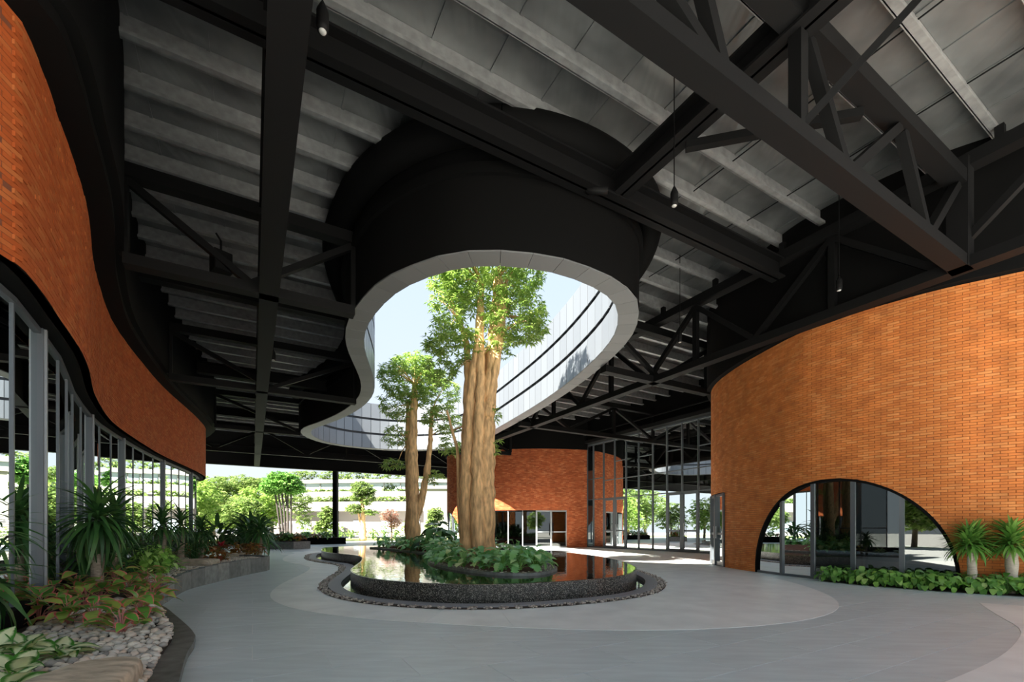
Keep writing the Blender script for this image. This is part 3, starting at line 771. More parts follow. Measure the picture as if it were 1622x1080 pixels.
# inside of the left building
IB = [(-4.9, 1.0), (-6, 6.5), (-8, 11.5), (-13, 18), (-16.2, 22.4)]
GI = GL[(GL[:, 1] > 0.8)]
BI = np.c_[np.interp(GI[:, 1], [0, 8, 16, 27], [-12.0, -15.0, -20.0, -26.0]), GI[:, 1] + 0.6]
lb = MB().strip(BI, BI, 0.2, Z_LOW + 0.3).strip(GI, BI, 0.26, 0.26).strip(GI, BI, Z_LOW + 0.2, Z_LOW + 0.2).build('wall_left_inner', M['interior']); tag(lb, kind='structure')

# window_2: tall glass front between the far brick and the right brick
win2 = empty('window_2', (0, 0, 0)); tag(win2, kind='structure')
S_M = [23.95, 23.3, 22.3, 21.28, 20.3, 19.27, 18.2, 17.2, 16.2, 15.2, 14.4, 13.4, 12.4, 11.4]
ZF, ZH = 6.8, 3.15
for i in range(len(S_M)):
    p = np.array(gp(S_M[i], T_FAC)[:2])
    vbar('mullion', p, 0, ZF, D1, 0.06, 0.12, M['frame'], win2)
    if i + 1 < len(S_M):
        q = np.array(gp(S_M[i + 1], T_FAC)[:2])
        isdoor = i in (2, 3, 7, 8)
        hs = [0.0, ZH, 4.3, 5.4, ZF] if i % 2 else [0.0, ZH, 4.3, ZF]
        if i in (0, 1): hs = [0.0, ZH, 4.5, ZF]
        for a, b in zip(hs[:-1], hs[1:]): flat_pane('pane', p, q, a + 0.02, b - 0.02, M['glass'], win2)
        for h in hs[1:-1]: hbar('transom', p, q, h, 0.05, 0.08, M['frame'], win2)
        hbar('head_rail', p, q, ZF - 0.04, 0.08, 0.12, M['frame'], win2); hbar('sill_rail', p, q, 0.04, 0.08, 0.12, M['frame'], win2)
        if isdoor:
            dd = (q - p) / np.linalg.norm(q - p); o_ = -D2 * 0.03
            for x in (0.07, np.linalg.norm(q - p) - 0.07): vbar('door_stile', p + dd * x + o_, 0.05, ZH - 0.05, D1, 0.09, 0.06, M['frame'], win2)
            hbar('door_rail', p + o_, q + o_, 1.12, 0.09, 0.06, M['frame'], win2); hbar('door_rail', p + o_, q + o_, 0.10, 0.14, 0.06, M['frame'], win2); hbar('door_rail', p + o_, q + o_, ZH - 0.08, 0.12, 0.06, M['frame'], win2)
            x = np.linalg.norm(q - p) - 0.16 if i in (2, 7) else 0.16
            vbar('door_handle', p + dd * x - D2 * 0.10, 0.85, 1.5, D1, 0.03, 0.03, M['framelight'], win2)
def plan_wall(name, a, b, z0, z1, mat, th=0.2):
    o = MB().bar((a[0], a[1], (z0 + z1) / 2), (b[0], b[1], (z0 + z1) / 2), th, z1 - z0).build(name, mat); return tag(o, kind='structure')
plan_wall('wall_front_upper', gp(25, T_FAC + 0.15), gp(8, T_FAC + 0.15), ZF, Z_DECK, M['black'], 0.3)
o = MB().bar(gp(25, T_FAC - 0.3, ZF + 0.1), gp(9, T_FAC - 0.3, ZF + 0.1), 0.5, 0.2).build('trim_5', M['steel']); tag(o, kind='structure')
o = MB().bar(gp(25, T_FAC - 0.6, ZF + 0.55), gp(9, T_FAC - 0.6, ZF + 0.55), 0.08, 0.06).build('cable_tray', M['steel']); tag(o, 'thin dark tray along the wall above the tall glass front', 'tray')
# inside behind window_2
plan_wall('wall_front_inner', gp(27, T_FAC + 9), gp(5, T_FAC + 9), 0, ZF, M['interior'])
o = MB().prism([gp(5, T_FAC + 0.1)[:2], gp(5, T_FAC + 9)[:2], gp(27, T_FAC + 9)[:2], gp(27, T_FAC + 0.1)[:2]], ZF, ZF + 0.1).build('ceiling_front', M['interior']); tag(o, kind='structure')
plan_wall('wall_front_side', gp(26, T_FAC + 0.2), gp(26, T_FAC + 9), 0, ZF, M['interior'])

# window_3: arched window of the right brick building
win3 = empty('window_3', (0, 0, 0)); tag(win3, kind='structure')
REC = 0.06
def rp_(l, rec=REC):
    d = PR.tan(l); n_ = -np.array([d[1], -d[0]]); return PR.at(l) - n_ * rec, d, n_
ring_o, ring_i = [], []
NA = 48
m = MB(); vs = []; fs = []
for k in range(-1, NA + 2):
    th = math.pi * min(max(k, 0), NA) / NA; l = LC - (RA + 0.02) * math.cos(th); z = ZA + (RA + 0.02) * math.sin(th)
    l2 = LC - (RA - 0.035) * math.cos(th); z2 = ZA + (RA - 0.035) * math.sin(th)
    if k in (-1, NA + 1): z = z2 = 0.0
    p, d, n_ = rp_(l, -0.006); p1, _, _ = rp_(l, 0.12); q, _, n2 = rp_(l2, -0.006); q1, _, _ = rp_(l2, 0.12)
    vs += [(*p, z), (*q, z2), (*q1, z2), (*p1, z)]
    if k > -1: b_ = 4 * k; fs += [(b_, b_ + 4, b_ + 5, b_ + 1), (b_ + 1, b_ + 5, b_ + 6, b_ + 2), (b_ + 3, b_ + 2, b_ + 6, b_ + 7)]
m.add(vs, fs); m.build('arch_frame', M['black'], win3)
LM = [L_A0] + [PR.at_u(u, L_A0, L_A1) for u in (1428, 1350, 1286, 1236)] + [L_A1]
for i in range(len(LM) - 1):
    la, lb_ = LM[i], LM[i + 1]
    if i > 0:
        p, d, n_ = rp_(la); zt = ZA + math.sqrt(max(RA * RA - (la - LC) ** 2, 0)) - 0.03
        vbar('mullion', p, 0, zt, d, 0.09, 0.09, M['frame'], win3)
    # pane: flat polygon between the mullions under the arch
    pa_, _, _ = rp_(la); pb_, _, _ = rp_(lb_); top = []
    nn = 14
    for k in range(nn + 1):
        w = k / nn; l = la + (lb_ - la) * w; h = RA * RA - (l - LC) ** 2
        top.append((*(pa_ + (pb_ - pa_) * w), max(0.02, ZA + math.sqrt(max(h, 0)) - 0.02)))
    d = (pb_ - pa_) / np.linalg.norm(pb_ - pa_); n_ = -np.array([d[1], -d[0]]) * 0.006
    poly = [(*pb_, 0.0), (*pa_, 0.0)] + top
    fr = [(x - n_[0], y - n_[1], z) for x, y, z in poly]; bk = [(x + n_[0], y + n_[1], z) for x, y, z in poly]; n = len(poly)
    MB().add(fr + bk, [tuple(range(n)), tuple(range(n, 2 * n))[::-1]] + [(i_, (i_ + 1) % n, n + (i_ + 1) % n, n + i_) for i_ in range(n)]).build('pane', M['glass'], win3)
    hbar('sill_rail', pa_, pb_, 0.03, 0.06, 0.08, M['frame'], win3)
# door_1 in the turn of the right brick wall
door1 = empty('door_1', (0, 0, 0)); tag(door1, kind='structure')
for l in (L_D0, 0.5 * (L_D0 + L_D1), L_D1):
    p, d, n_ = rp_(l, 0.03); vbar('frame_post', p, 0, Z_D, d, 0.09, 0.16, M['frame'], door1)
for a, b in ((L_D0, 0.5 * (L_D0 + L_D1)), (0.5 * (L_D0 + L_D1), L_D1)):
    pa_, pb_ = rp_(a, 0.04)[0], rp_(b, 0.04)[0]
    flat_pane('pane', pa_, pb_, 0.05, Z_D - 0.04, M['glass'], door1)
    for z, h in ((Z_D - 0.04, 0.08), (0.08, 0.14), (1.05, 0.07)): hbar('rail', pa_, pb_, z, h, 0.10, M['frame'], door1)
    p, d, n_ = rp_(b - 0.12 if a == L_D0 else a + 0.12, -0.03); vbar('handle', p, 0.9, 1.3, d, 0.03, 0.03, M['framelight'], door1)
# dark inside of the right building, with a table near the arch
NI = normals(RIGHT)
RI = RIGHT + NI * 0.28
RB = RIGHT + NI * 6.0
ks = (RIGHT[:, 1] > 8.0) & (RIGHT[:, 1] < 17)
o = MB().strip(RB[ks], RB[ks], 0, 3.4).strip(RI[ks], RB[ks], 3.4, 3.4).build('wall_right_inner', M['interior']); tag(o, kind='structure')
def table(loc, rz, label):
    t = empty('table', loc, rz); tag(t, label, 'table')
    MB().box(-0.8, 0.8, -0.35, 0.35, 0.70, 0.74).build('tabletop', M['tablewood'], t)
    for x in (-0.74, 0.74):
        for y in (-0.3, 0.3): MB().box(x - 0.025, x + 0.025, y - 0.025, y + 0.025, 0, 0.70).build('leg', M['framelight'], t)
    for y in (-0.3, 0.3): MB().box(-0.72, 0.72, y - 0.015, y + 0.015, 0.62, 0.70).build('apron', M['framelight'], t)
table((9.6, 11.2, 0), 2.3, 'pale wooden table with thin legs inside behind the arched window')

# windows of the far brick building
win4 = empty('window_4', (0, 0, 0)); tag(win4, kind='structure')
US = [783, 805, 828, 850, 873, 898]
LF = [PF.at_u(u, 0, PF.near(-3, 30.7)) for u in US]
for i in range(5):
    a = PF.at(LF[i]) + np.array([0, 0.12]); b = PF.at(LF[i + 1]) + np.array([0, 0.12]); d = (b - a) / np.linalg.norm(b - a)
    flat_pane('pane', a, b, 0.04, 2.38, M['glass'], win4)
    fm = M['framelight'] if i >= 3 else M['frame']
    vbar('mullion', a, 0, 2.42, d, 0.10 if i >= 3 else 0.07, 0.14, M['framelight'] if i else M['black'], win4)
    hbar('head_rail', a, b, 2.38, 0.08, 0.14, fm if i >= 3 else M['black'], win4); hbar('sill_rail', a, b, 0.05, 0.10, 0.12, fm, win4)
    if i >= 3:
        hbar('door_rail', a, b, 1.02, 0.08, 0.08, fm, win4)
        vbar('door_handle', a + d * (0.85 if i == 3 else 0.13) + np.array([0, -0.1]), 0.8, 1.6, d, 0.035, 0.035, M['black'], win4)
vbar('mullion', b, 0, 2.42, d, 0.10, 0.14, M['framelight'], win4)
win5 = empty('window_5', (0, 0, 0)); tag(win5, kind='structure')
ls = np.linspace(F_A0, F_A1, 15); poly = []
zb = 2.42 - F_AR
fb = []
for l in ls:
    d = PF.tan(l); n_ = np.array([d[1], -d[0]]); p = PF.at(l) + n_ * 0.12
    fb.append((p, zb + math.sqrt(max(F_AR ** 2 - (l - F_AC) ** 2, 0))))
m = MB().strip([p for p, z in fb], [p for p, z in fb], 0.0, [max(z, 0.05) for p, z in fb]); m.build('pane', M['glass'], win5)
for i in (4, 8, 12): vbar('mullion', fb[i][0], 0, fb[i][1], PF.tan(ls[i]), 0.07, 0.12, M['frame'], win5)
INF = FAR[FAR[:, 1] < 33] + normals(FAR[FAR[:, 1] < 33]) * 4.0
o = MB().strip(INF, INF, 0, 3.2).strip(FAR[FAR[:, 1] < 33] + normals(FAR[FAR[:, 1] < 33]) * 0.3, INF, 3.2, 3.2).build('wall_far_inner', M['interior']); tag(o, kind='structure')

# ------------------------------------------------------------------ pool
pool = empty('reflecting_pool', (0, 0, 0)); tag(pool, 'bean-shaped overflowing reflecting pool clad in speckled black granite', 'pool')
ZW = 0.31
NP_ = 60
PB = offset(POOL, -0.03, it=1)
for k in range(NP_):
    ii = [(k * 4 + a) % 240 for a in range(5)]
    A = np.array([POOL[i] for i in ii]); B = np.array([PB[i] for i in ii])
    e = A[1] - A[0]; A[0] = A[0] + e * 0.012; e = A[4] - A[3]; A[4] = A[4] - e * 0.012
    m = MB().strip(A, A, -0.12, ZW - 0.004).strip(A, B, ZW - 0.004, ZW - 0.002); m.build('wall_panel', M['granite'], pool, False)
core = offset(POOL, -0.012, it=1)
MB().strip(core, core, -0.12, ZW - 0.01, True).build('wall_core', M['black'], pool)
# water sheet with the island left out
from mathutils.geometry import tessellate_polygon
loops = [[Vector((p[0], p[1], 0)) for p in PB[::2]], [Vector((p[0], p[1], 0)) for p in ISLE[::-1]]]
tri = tessellate_polygon(loops); allv = [v for lp in loops for v in lp]
fix = []
for t3 in tri:
    a, b, c = (allv[i] for i in t3)
    fix.append(t3 if (b - a).cross(c - a).z > 0 else (t3[0], t3[2], t3[1]))
MB().add([(v.x, v.y, ZW) for v in allv], fix).build('water', M['water'], pool)
MO = offset(POOL, 0.20, it=4); LE = offset(POOL, 0.46, it=6)
MB().strip(POOL, MO, -0.11, -0.11, True).build('moat_floor', M['black'], pool)
MB().strip(POOL, MO, -0.06, -0.06, True).build('moat_water', M['water'], pool)
MB().strip(MO, MO, -0.12, 0.03, True).strip(MO, LE, 0.03, 0.03, True).strip(LE, LE, -0.1, 0.03, True).build('ledge', M['ledge'], pool)
# gravel strip round the ledge
def pebble_mesh(name, mat, sub=1, seed=0):
    import bmesh
    bm = bmesh.new(); bmesh.ops.create_icosphere(bm, subdivisions=sub, radius=1.0)
    r_ = random.Random(seed)
    for v in bm.verts: v.co *= r_.uniform(0.86, 1.1)
    me = bpy.data.meshes.new(name); bm.to_mesh(me); bm.free()
    me.polygons.foreach_set('use_smooth', [True] * len(me.polygons)); me.materials.append(mat); return me
def scatter_mesh(name, base, C, S, mat, seed=1):
    """many small stones in one mesh; C centres, S (n,3) radii"""
    n = len(C); rs = np.random.RandomState(seed)
    co = np.zeros(len(base.vertices) * 3); base.vertices.foreach_get('co', co); co = co.reshape(-1, 3)
    nf = len(base.polygons); fi = np.array([p.vertices[:] for p in base.polygons])
    a = rs.uniform(0, 6.28, n); ca, sa = np.cos(a), np.sin(a)
    V = co[None] * S[:, None, :]
    V = np.stack([V[..., 0] * ca[:, None] - V[..., 1] * sa[:, None], V[..., 0] * sa[:, None] + V[..., 1] * ca[:, None], V[..., 2]], -1) + C[:, None]
    idx = (np.arange(n)[:, None, None] * len(co) + fi[None]).reshape(-1)
    me = bpy.data.meshes.new(name); me.vertices.add(n * len(co)); me.vertices.foreach_set('co', V.reshape(-1).astype(np.float32))
    me.loops.add(n * nf * 3); me.loops.foreach_set('vertex_index', idx.astype(np.int32))
    me.polygons.add(n * nf); me.polygons.foreach_set('loop_start', np.arange(0, n * nf * 3, 3, dtype=np.int32))
    me.polygons.foreach_set('use_smooth', [True] * (n * nf)); me.update(calc_edges=True); me.materials.append(mat); return me
peb0 = pebble_mesh('gravel_stone', M['gravel'], 1, 3)
rs = np.random.RandomState(3); C_, S_ = [], []
for k in range(5200):
    i = rs.randint(0, 240); w = rs.uniform(0, 1)
    p = LE[i] * (1 - w) + GRAV_OUT[i] * w + rs.uniform(-0.06, 0.06, 2)
    r = rs.uniform(0.012, 0.028); C_.append((p[0], p[1], 0.012 + r * 0.3)); S_.append((r, r * 0.8, r * 0.7))
o = inst('gravel', scatter_mesh('gravel', peb0, np.array(C_), np.array(S_), M['gravel'])); tag(o, 'narrow gravel strip round the dark pool ledge', 'gravel', kind='stuff')
gb = MB().strip(LE, offset(POOL, 0.64, it=8), 0.008, 0.008, True).build('gravel_bed', M['soil'], pool)
# island
isl = empty('planting_island', (-1.5, 14, ZW)); tag(isl, 'planted island with gravel rim in the middle of the pool', 'planter')
b_ = np.array([-1.5, 14])
IK = offset(ISLE, -0.05, it=1); I2 = offset(ISLE, -0.30, it=4)
loc = lambda P: P - b_
MB().strip(loc(ISLE), loc(ISLE), -0.2, 0.05, True).strip(loc(ISLE), loc(IK), 0.05, 0.05, True).strip(loc(IK), loc(IK), 0.0, 0.05, True).build('kerb', M['kerb'], isl)
MB().strip(loc(IK), loc(I2), 0.03, 0.04, True).build('gravel_rim', M['gravel'], isl)
cen = []
for p in I2:
    c = np.array([-1.5, 14.0]) if p[1] < 17 else np.array([-3.5, 18.5]); cen.append(p * 0.5 + c * 0.5)
cen = smooth_line(np.array(cen), 10, True)
sl = MB().strip(loc(I2), loc(cen), 0.04, 0.22, True)
sl.add([(p[0], p[1], 0.22) for p in loc(cen)], [tuple(range(len(cen)))]); sl.build('soil_mound', M['soilred'], isl)
C_, S_ = [], []
for k in range(1500):
    i = rs.randint(0, len(IK)); w = rs.uniform(0, 1); p = IK[i] * (1 - w) + I2[i] * w
    r = rs.uniform(0.012, 0.024); C_.append((p[0] - b_[0], p[1] - b_[1], 0.045)); S_.append((r, r, r * 0.7))
tag(inst('gravel', scatter_mesh('gravel', peb0, np.array(C_), np.array(S_), M['gravel'], 8), isl), kind='stuff')

# ------------------------------------------------------------------ leaves and trees
def leaf_mesh(name, mat, L_=1.0, W=0.35, seg=6, droop=0.35, fold=0.12, shape='ovate', lobes=0):
    """one leaf from the origin along +X with a UV rim coordinate (0 midrib .. 1 edge)"""
    vs, fs, uv = [], [], []
    for i in range(seg + 1):
        t = i / seg
        if shape == 'blade': w = W * min(1, t * 6 + 0.35) * (1 - t ** 3)
        elif shape == 'heart': w = W * (math.sin(math.pi * min(1, t * 0.92 + 0.10)) ** 0.55) * (1 - 0.25 * t)
        else: w = W * math.sin(math.pi * (t ** 0.75)) ** 0.9
        if lobes and 0 < i < seg: w *= (1.0 if i % 2 else 0.52)
        if i == seg: w = 0.0 if shape != 'heart' else W * 0.02
        x = L_ * t * (1 - 0.12 * t * droop); z = -droop * L_ * t * t + 0.06 * L_ * math.sin(math.pi * t)
        vs += [(x, -w, z + fold * w), (x, 0, z), (x, w, z + fold * w)]; e = 1.0
        uv += [(1, t), (0, t), (1, t)]
    for i in range(seg):
        a = 3 * i; fs += [(a, a + 3, a + 4, a + 1), (a + 1, a + 4, a + 5, a + 2)]
    me = bpy.data.meshes.new(name); me.from_pydata(vs, [], fs)
    ul = me.uv_layers.new(name='UVMap')
    for lp in me.loops: ul.data[lp.index].uv = uv[lp.vertex_index]
    # tips and butts are also rim
    me.polygons.foreach_set('use_smooth', [True] * len(me.polygons)); me.materials.append(mat); me.update(); return me
def leaf_M(p, yaw, pitch, roll, sc):
    return Matrix.Translation(p) @ Matrix.Rotation(yaw, 4, 'Z') @ Matrix.Rotation(-pitch, 4, 'Y') @ Matrix.Rotation(roll, 4, 'X') @ Matrix.Scale(sc, 4)
def bake(name, items, mat, parent, smooth=True):
    """items: (mesh, matrix) joined into one mesh"""
    V, Fc, b = [], [], 0
    cache = {}
    for me, Mx in items:
        if me.name not in cache:
            co = np.zeros(len(me.vertices) * 3); me.vertices.foreach_get('co', co)
            cache[me.name] = (co.reshape(-1, 3), [tuple(p.vertices) for p in me.polygons])
        co, fs = cache[me.name]; A = np.array(Mx)
        V.append(co @ A[:3, :3].T + A[:3, 3]); Fc += [tuple(i + b for i in f) for f in fs]; b += len(co)
    me = bpy.data.meshes.new(name); me.from_pydata(np.vstack(V).tolist(), [], Fc); me.materials.append(mat)
    me.polygons.foreach_set('use_smooth', [smooth] * len(me.polygons)); me.update()
    return inst(name, me, parent)
def whorl_leaves(C, rs, L_=0.17, W=0.028, per=8, tilt=(-0.7, 0.4)):
    """whorls of narrow leaves: array of quads"""
    n = len(C); k = per
    az = rs.uniform(0, 6.283, (n, 1)) + np.arange(k)[None] * 6.283 / k + rs.uniform(-0.3, 0.3, (n, k))
    el = rs.uniform(tilt[0], tilt[1], (n, k)); ln = L_ * rs.uniform(0.7, 1.25, (n, k))
    d = np.stack([np.cos(az) * np.cos(el), np.sin(az) * np.cos(el), np.sin(el)], -1)
    side = np.stack([-np.sin(az), np.cos(az), rs.uniform(-0.5, 0.5, (n, k))], -1)
    c = C[:, None, :]; w = (W * rs.uniform(0.8, 1.3, (n, k)))[..., None]; ln = ln[..., None]
    drop = np.zeros_like(d); drop[..., 2] = -0.18
    p0 = c + d * ln * 0.06; p1 = c + d * ln * 0.5 + side * w; p2 = c + d * ln + drop * ln; p3 = c + d * ln * 0.5 - side * w
    return np.stack([p0, p1, p2, p3], 2).reshape(-1, 4, 3)
def crown_points(blobs, n, rs, shell=0.55):
    out = []; vol = np.array([b[3] * b[4] * b[5] for b in blobs]) ** 0.75; vol = vol / vol.sum()
    for b, f in zip(blobs, vol):
        k = int(n * f) + 1; d = rs.normal(size=(k, 3)); d /= np.linalg.norm(d, axis=1)[:, None]
        r = rs.uniform(shell ** 3, 1, (k, 1)) ** (1 / 3)
        out.append(np.array(b[:3]) + d * r * np.array(b[3:6]))
    return np.vstack(out)
def trunk_mesh(stems, seed=0, n=14):
    m = MB(); r_ = random.Random(seed)
    for path, r0, r1 in stems:
        P = [np.array(p, float) for p in path]
        # refine
        Q = []; R_ = []
        segs = len(P) - 1
        for i in range(segs):
            for k in range(7):
                t = k / 7; a, b, c, d = P[max(i - 1, 0)], P[i], P[i + 1], P[min(i + 2, segs)]
                Q.append(0.5 * ((2 * b) + (c - a) * t + (2 * a - 5 * b + 4 * c - d) * t * t + (3 * b - a - 3 * c + d) * t ** 3))
        Q.append(P[-1])
        for i in range(len(Q)):
            t = i / (len(Q) - 1); R_.append((r0 + (r1 - r0) * t) * r_.uniform(0.86, 1.16))
            Q[i] = Q[i] + np.array([r_.uniform(-1, 1), r_.uniform(-1, 1), 0]) * 0.11 * R_[-1]
        m.tube(Q, R_, n)
    return m
def tree(name, label, cat, base, stems, blobs, n, mat_leaf, mat_bark, seed, L_=0.17, W=0.028, per=8, group=None, shell=0.55, twigs=40):
    root = empty(name, base); tag(root, label, cat, group); b = np.array(base)
    rs = np.random.RandomState(seed)
    st = [([np.array(p) - b for p in path], r0, r1) for path, r0, r1 in stems]
    tm = trunk_mesh(st, seed); tm.build('trunk', mat_bark, root, True)
    C = crown_points([tuple(np.array(q[:3]) - b) + tuple(q[3:]) for q in blobs], n, rs, shell)
    o = inst('foliage', quads_mesh('foliage', whorl_leaves(C, rs, L_, W, per), mat_leaf), root); tag(o, kind='stuff')
    if twigs:
        m = MB(); tops = [path[-1] for path, _, _ in st] + [path[-2] for path, _, _ in st]
        for i in rs.choice(len(C), min(twigs, len(C)), False):
            t_ = min(tops, key=lambda q: np.linalg.norm(q - C[i])); mid = (t_ + C[i]) / 2 + np.array([0, 0, 0.12])
            m.tube([t_, mid, C[i]], [0.03, 0.018, 0.006], 5)
        m.build('branches', mat_bark, root, True)
    return root
def P_(u, v, Y, dy=0.0): return px(u, v, Y + dy)
YT = 12.6
main_stems = [([P_(741, 890, YT), P_(741, 780, YT), P_(742, 700, YT), P_(749, 600, YT), P_(757, 540, YT), P_(761, 470, YT)], 0.24, 0.07),
              ([P_(757, 893, YT, -.25), P_(756, 780, YT, -.2), P_(757, 700, YT, -.15), P_(761, 610, YT, -.1), P_(761, 540, YT), P_(763, 450, YT)], 0.22, 0.07),
              ([P_(770, 890, YT), P_(769, 780, YT), P_(771, 700, YT), P_(777, 610, YT), P_(784, 520, YT), P_(790, 440, YT)], 0.28, 0.12),
              ([P_(772, 660, YT, -.1), P_(784, 590, YT, -.1), P_(794, 530, YT), P_(801, 450, YT)], 0.13, 0.07),
              ([P_(738, 888, YT, .3), P_(737, 780, YT, .3), P_(739, 690, YT, .3), P_(741, 600, YT, .3), P_(738, 540, YT, .3), P_(728, 510, YT, .3)], 0.18, 0.06),
              ([P_(750, 888, YT, .3), P_(752, 760, YT, .3), P_(760, 650, YT, .3), P_(772, 560, YT, .3), P_(800, 500, YT, .4)], 0.26, 0.05),
              ([P_(733, 880, YT, .2), P_(727, 800, YT, .3), P_(725, 720, YT, .3), P_(716, 682, YT, .3), P_(708, 650, YT, .3)], 0.07, 0.03),
              ([P_(779, 545, YT, -.1), P_(768, 555, YT, -.1), P_(757, 566, YT)], 0.04, 0.05)]
def blob(u, v, Y, ru, rv, rd=None):
    k = Y / F; c = px(u, v, Y); return (c[0], c[1], c[2], ru * k, (rd if rd else ru) * k, rv * k)
tree('broadleaf_tree', 'tall multi-stemmed tree with tan bark rising from the pool island through the skylight', 'tree', P_(757, 889, YT), main_stems,
     [blob(772, 445, YT, 92, 42), blob(715, 480, YT, 38, 60), blob(815, 500, YT, 55, 42), blob(755, 400, YT, 90, 50), blob(722, 545, YT, 48, 30), blob(690, 545, YT, 22, 16), blob(795, 545, YT, 25, 22),
      blob(782, 655, YT, 14, 14), blob(787, 705, YT, 10, 18), blob(700, 588, YT, 30, 22), blob(835, 520, YT, 34, 22)], 1900, M['leaf_tree'], M['bark'], 4, 0.16, 0.022, 9)
Y2 = 18.6
tree('broadleaf_tree', 'shorter leafy tree with forked trunk behind the tall one on the pool island', 'tree', P_(655, 874, Y2),
     [([P_(655, 878, Y2), P_(655, 800, Y2), P_(654, 720, Y2), P_(655, 660, Y2), P_(657, 610, Y2)], 0.30, 0.11),
      ([P_(648, 878, Y2, .2), P_(648, 800, Y2, .2), P_(646, 700, Y2, .2), P_(646, 640, Y2, .2)], 0.2, 0.06),
      ([P_(660, 820, Y2), P_(669, 785, Y2), P_(678, 735, Y2), P_(682, 690, Y2), P_(684, 650, Y2)], 0.16, 0.07)],
     [blob(650, 600, Y2, 48, 38), blob(630, 640, Y2, 30, 28), blob(690, 620, Y2, 38, 36), blob(655, 575, Y2, 35, 16), blob(700, 665, Y2, 32, 22), blob(625, 690, Y2, 22, 16), blob(622, 735, Y2, 20, 8),
      blob(712, 705, Y2, 20, 16), blob(690, 755, Y2, 14, 12), blob(614, 590, Y2, 18, 14), blob(618, 770, Y2, 12, 6)], 1000, M['leaf_tree'], M['bark'], 9, 0.20, 0.026, 9)

# monstera-like plants on the island
ml = [leaf_mesh('leaf', M['leaf_monstera'], 0.27, 0.12, 11, 0.35, 0.10, 'heart', 1), leaf_mesh('leaf', M['leaf_monstera'], 0.22, 0.085, 7, 0.45, 0.10, 'heart', 0)]
def leafy_plant(name, label, cat, group, loc, leaves, n, h, spread, seed, mat_stem, single=True, mat_leaf=None, pit=(-0.5, 0.5), sc=(0.75, 1.25), petiole=True, r_p=0.006):
    r_ = random.Random(seed); root = empty(name, loc, r_.uniform(0, 6.28)); tag(root, label, cat, group)
    st = MB(); items = []
    for k in range(n):
        a = k * 2.4 + r_.uniform(-0.4, 0.4); f = ((k + 0.5) / n); hh = h * (1.0 - 0.75 * f) * r_.uniform(0.8, 1.15); rr = spread * (0.15 + 0.85 * f) * r_.uniform(0.7, 1.1)
        p = (rr * math.cos(a), rr * math.sin(a), max(hh, 0.04))
        if petiole: st.tube([(0, 0, 0), (p[0] * 0.45, p[1] * 0.45, p[2] * 0.75), p], [r_p * 1.3, r_p, r_p * 0.8], 4)
        items.append((r_.choice(leaves), leaf_M(p, a + r_.uniform(-0.4, 0.4), r_.uniform(*pit), r_.uniform(-0.4, 0.4), r_.uniform(*sc))))
    if petiole: st.build('stems', mat_stem, root)
    if single:
        for me, Mx in items: inst('leaf', me, root, Mx)
    else: tag(bake('foliage', items, leaves[0].materials[0], root), kind='stuff')
    return root
mon = []
r2 = random.Random(21)
fr_pts = [(-1.75, 11.2), (-1.45, 10.6), (-1.05, 9.9), (-.6, 9.45), (-.2, 9.2), (.15, 9.15), (.45, 9.5), (.62, 10.1), (.55, 10.7), (.3, 11.3), (-.3, 10.1), (.1, 10.3), (-.8, 10.8), (-1.5, 12.2), (-1.9, 12.6), (-2.05, 13.4), (-.1, 11.6),
          (-1.9, 14.4), (-2.3, 15.2), (-2.6, 16.2), (-3.1, 17.0), (-3.6, 17.9), (-4.2, 18.8), (-4.9, 19.7), (-5.6, 20.6), (-6.0, 21.2), (-1.6, 15.5), (-2.2, 17), (-3, 18.6), (-3.9, 20), (-4.8, 21), (-1.2, 13.8), (-.5, 13.5), (.1, 12.6), (-4.3, 18.25), (-3.8, 17.6), (-4.55, 19.1)]
for k, (x, y) in enumerate(fr_pts):
    nearp = y < 12.3
    leafy_plant('island_plant', 'lush split-leaf green plant on the near tip of the pool island' if nearp else 'split-leaf green plant along the rear edge of the pool island', 'plant',
                'plants on the near island tip' if nearp else 'plants on the rear of the island', (x, y, ZW + 0.06), ml, 22 if nearp else 24, 0.40 if nearp else 0.5, 0.36 if nearp else 0.5, 100 + k, M['leaf_mid'], nearp, pit=(-0.7, 0.35), sc=(0.65, 1.1) if nearp else (0.7, 1.2))
bl = leaf_mesh('leaf', M['leaf_dark'], 0.5, 0.16, 7, 0.5, 0.12, 'ovate')
leafy_plant('shrub', 'dark broad-leaved shrub behind the tall tree on the island', 'shrub', None, (-2.9, 17.6, ZW + 0.1), [bl], 26, 1.0, 0.7, 301, M['leaf_dark'], False)
leafy_plant('shrub', 'dark broad-leaved shrub between the two island trees', 'shrub', None, (-3.2, 19.3, ZW + 0.1), [bl], 24, 1.1, 0.6, 302, M['leaf_dark'], False)

# ------------------------------------------------------------------ left planting bed
def soil_z(y): return 0.05 + 0.25 * min(1, max(0, (y - 4.0) / 3.2))
K1 = catmull([(-8.6, 14.3), (-7.6, 14.0), (-7.1, 13.3), (-7.0, 12.3), (-6.85, 11.2), (-6.65, 10.1), (-6.45, 9.1), (-6.0, 8.1), (-5.6, 7.35), (-5.45, 6.95)], sub=8)
K1 = resample(smooth_line(K1, 4, False), 29)
bed = empty('planting_bed', (0, 0, 0)); tag(bed, 'curved planting bed with andesite kerb beside the left glazed front', 'planter')
KN = normals(K1);
if KN[14] @ np.array([1, 0]) < 0: KN = -KN
for k in range(14):
    A = K1[k * 2:k * 2 + 3]; B = A - KN[k * 2:k * 2 + 3] * 0.12
    poly = np.array(list(A) + list(B[::-1])); c = poly.mean(0); poly = poly + (c - poly) * 0.012
    zt = 0.40 - 0.10 * max(0, (k - 7) / 6)
    MB().prism(list(ccw(poly)), -0.02, zt).build('kerb_block', M['kerb'], bed)
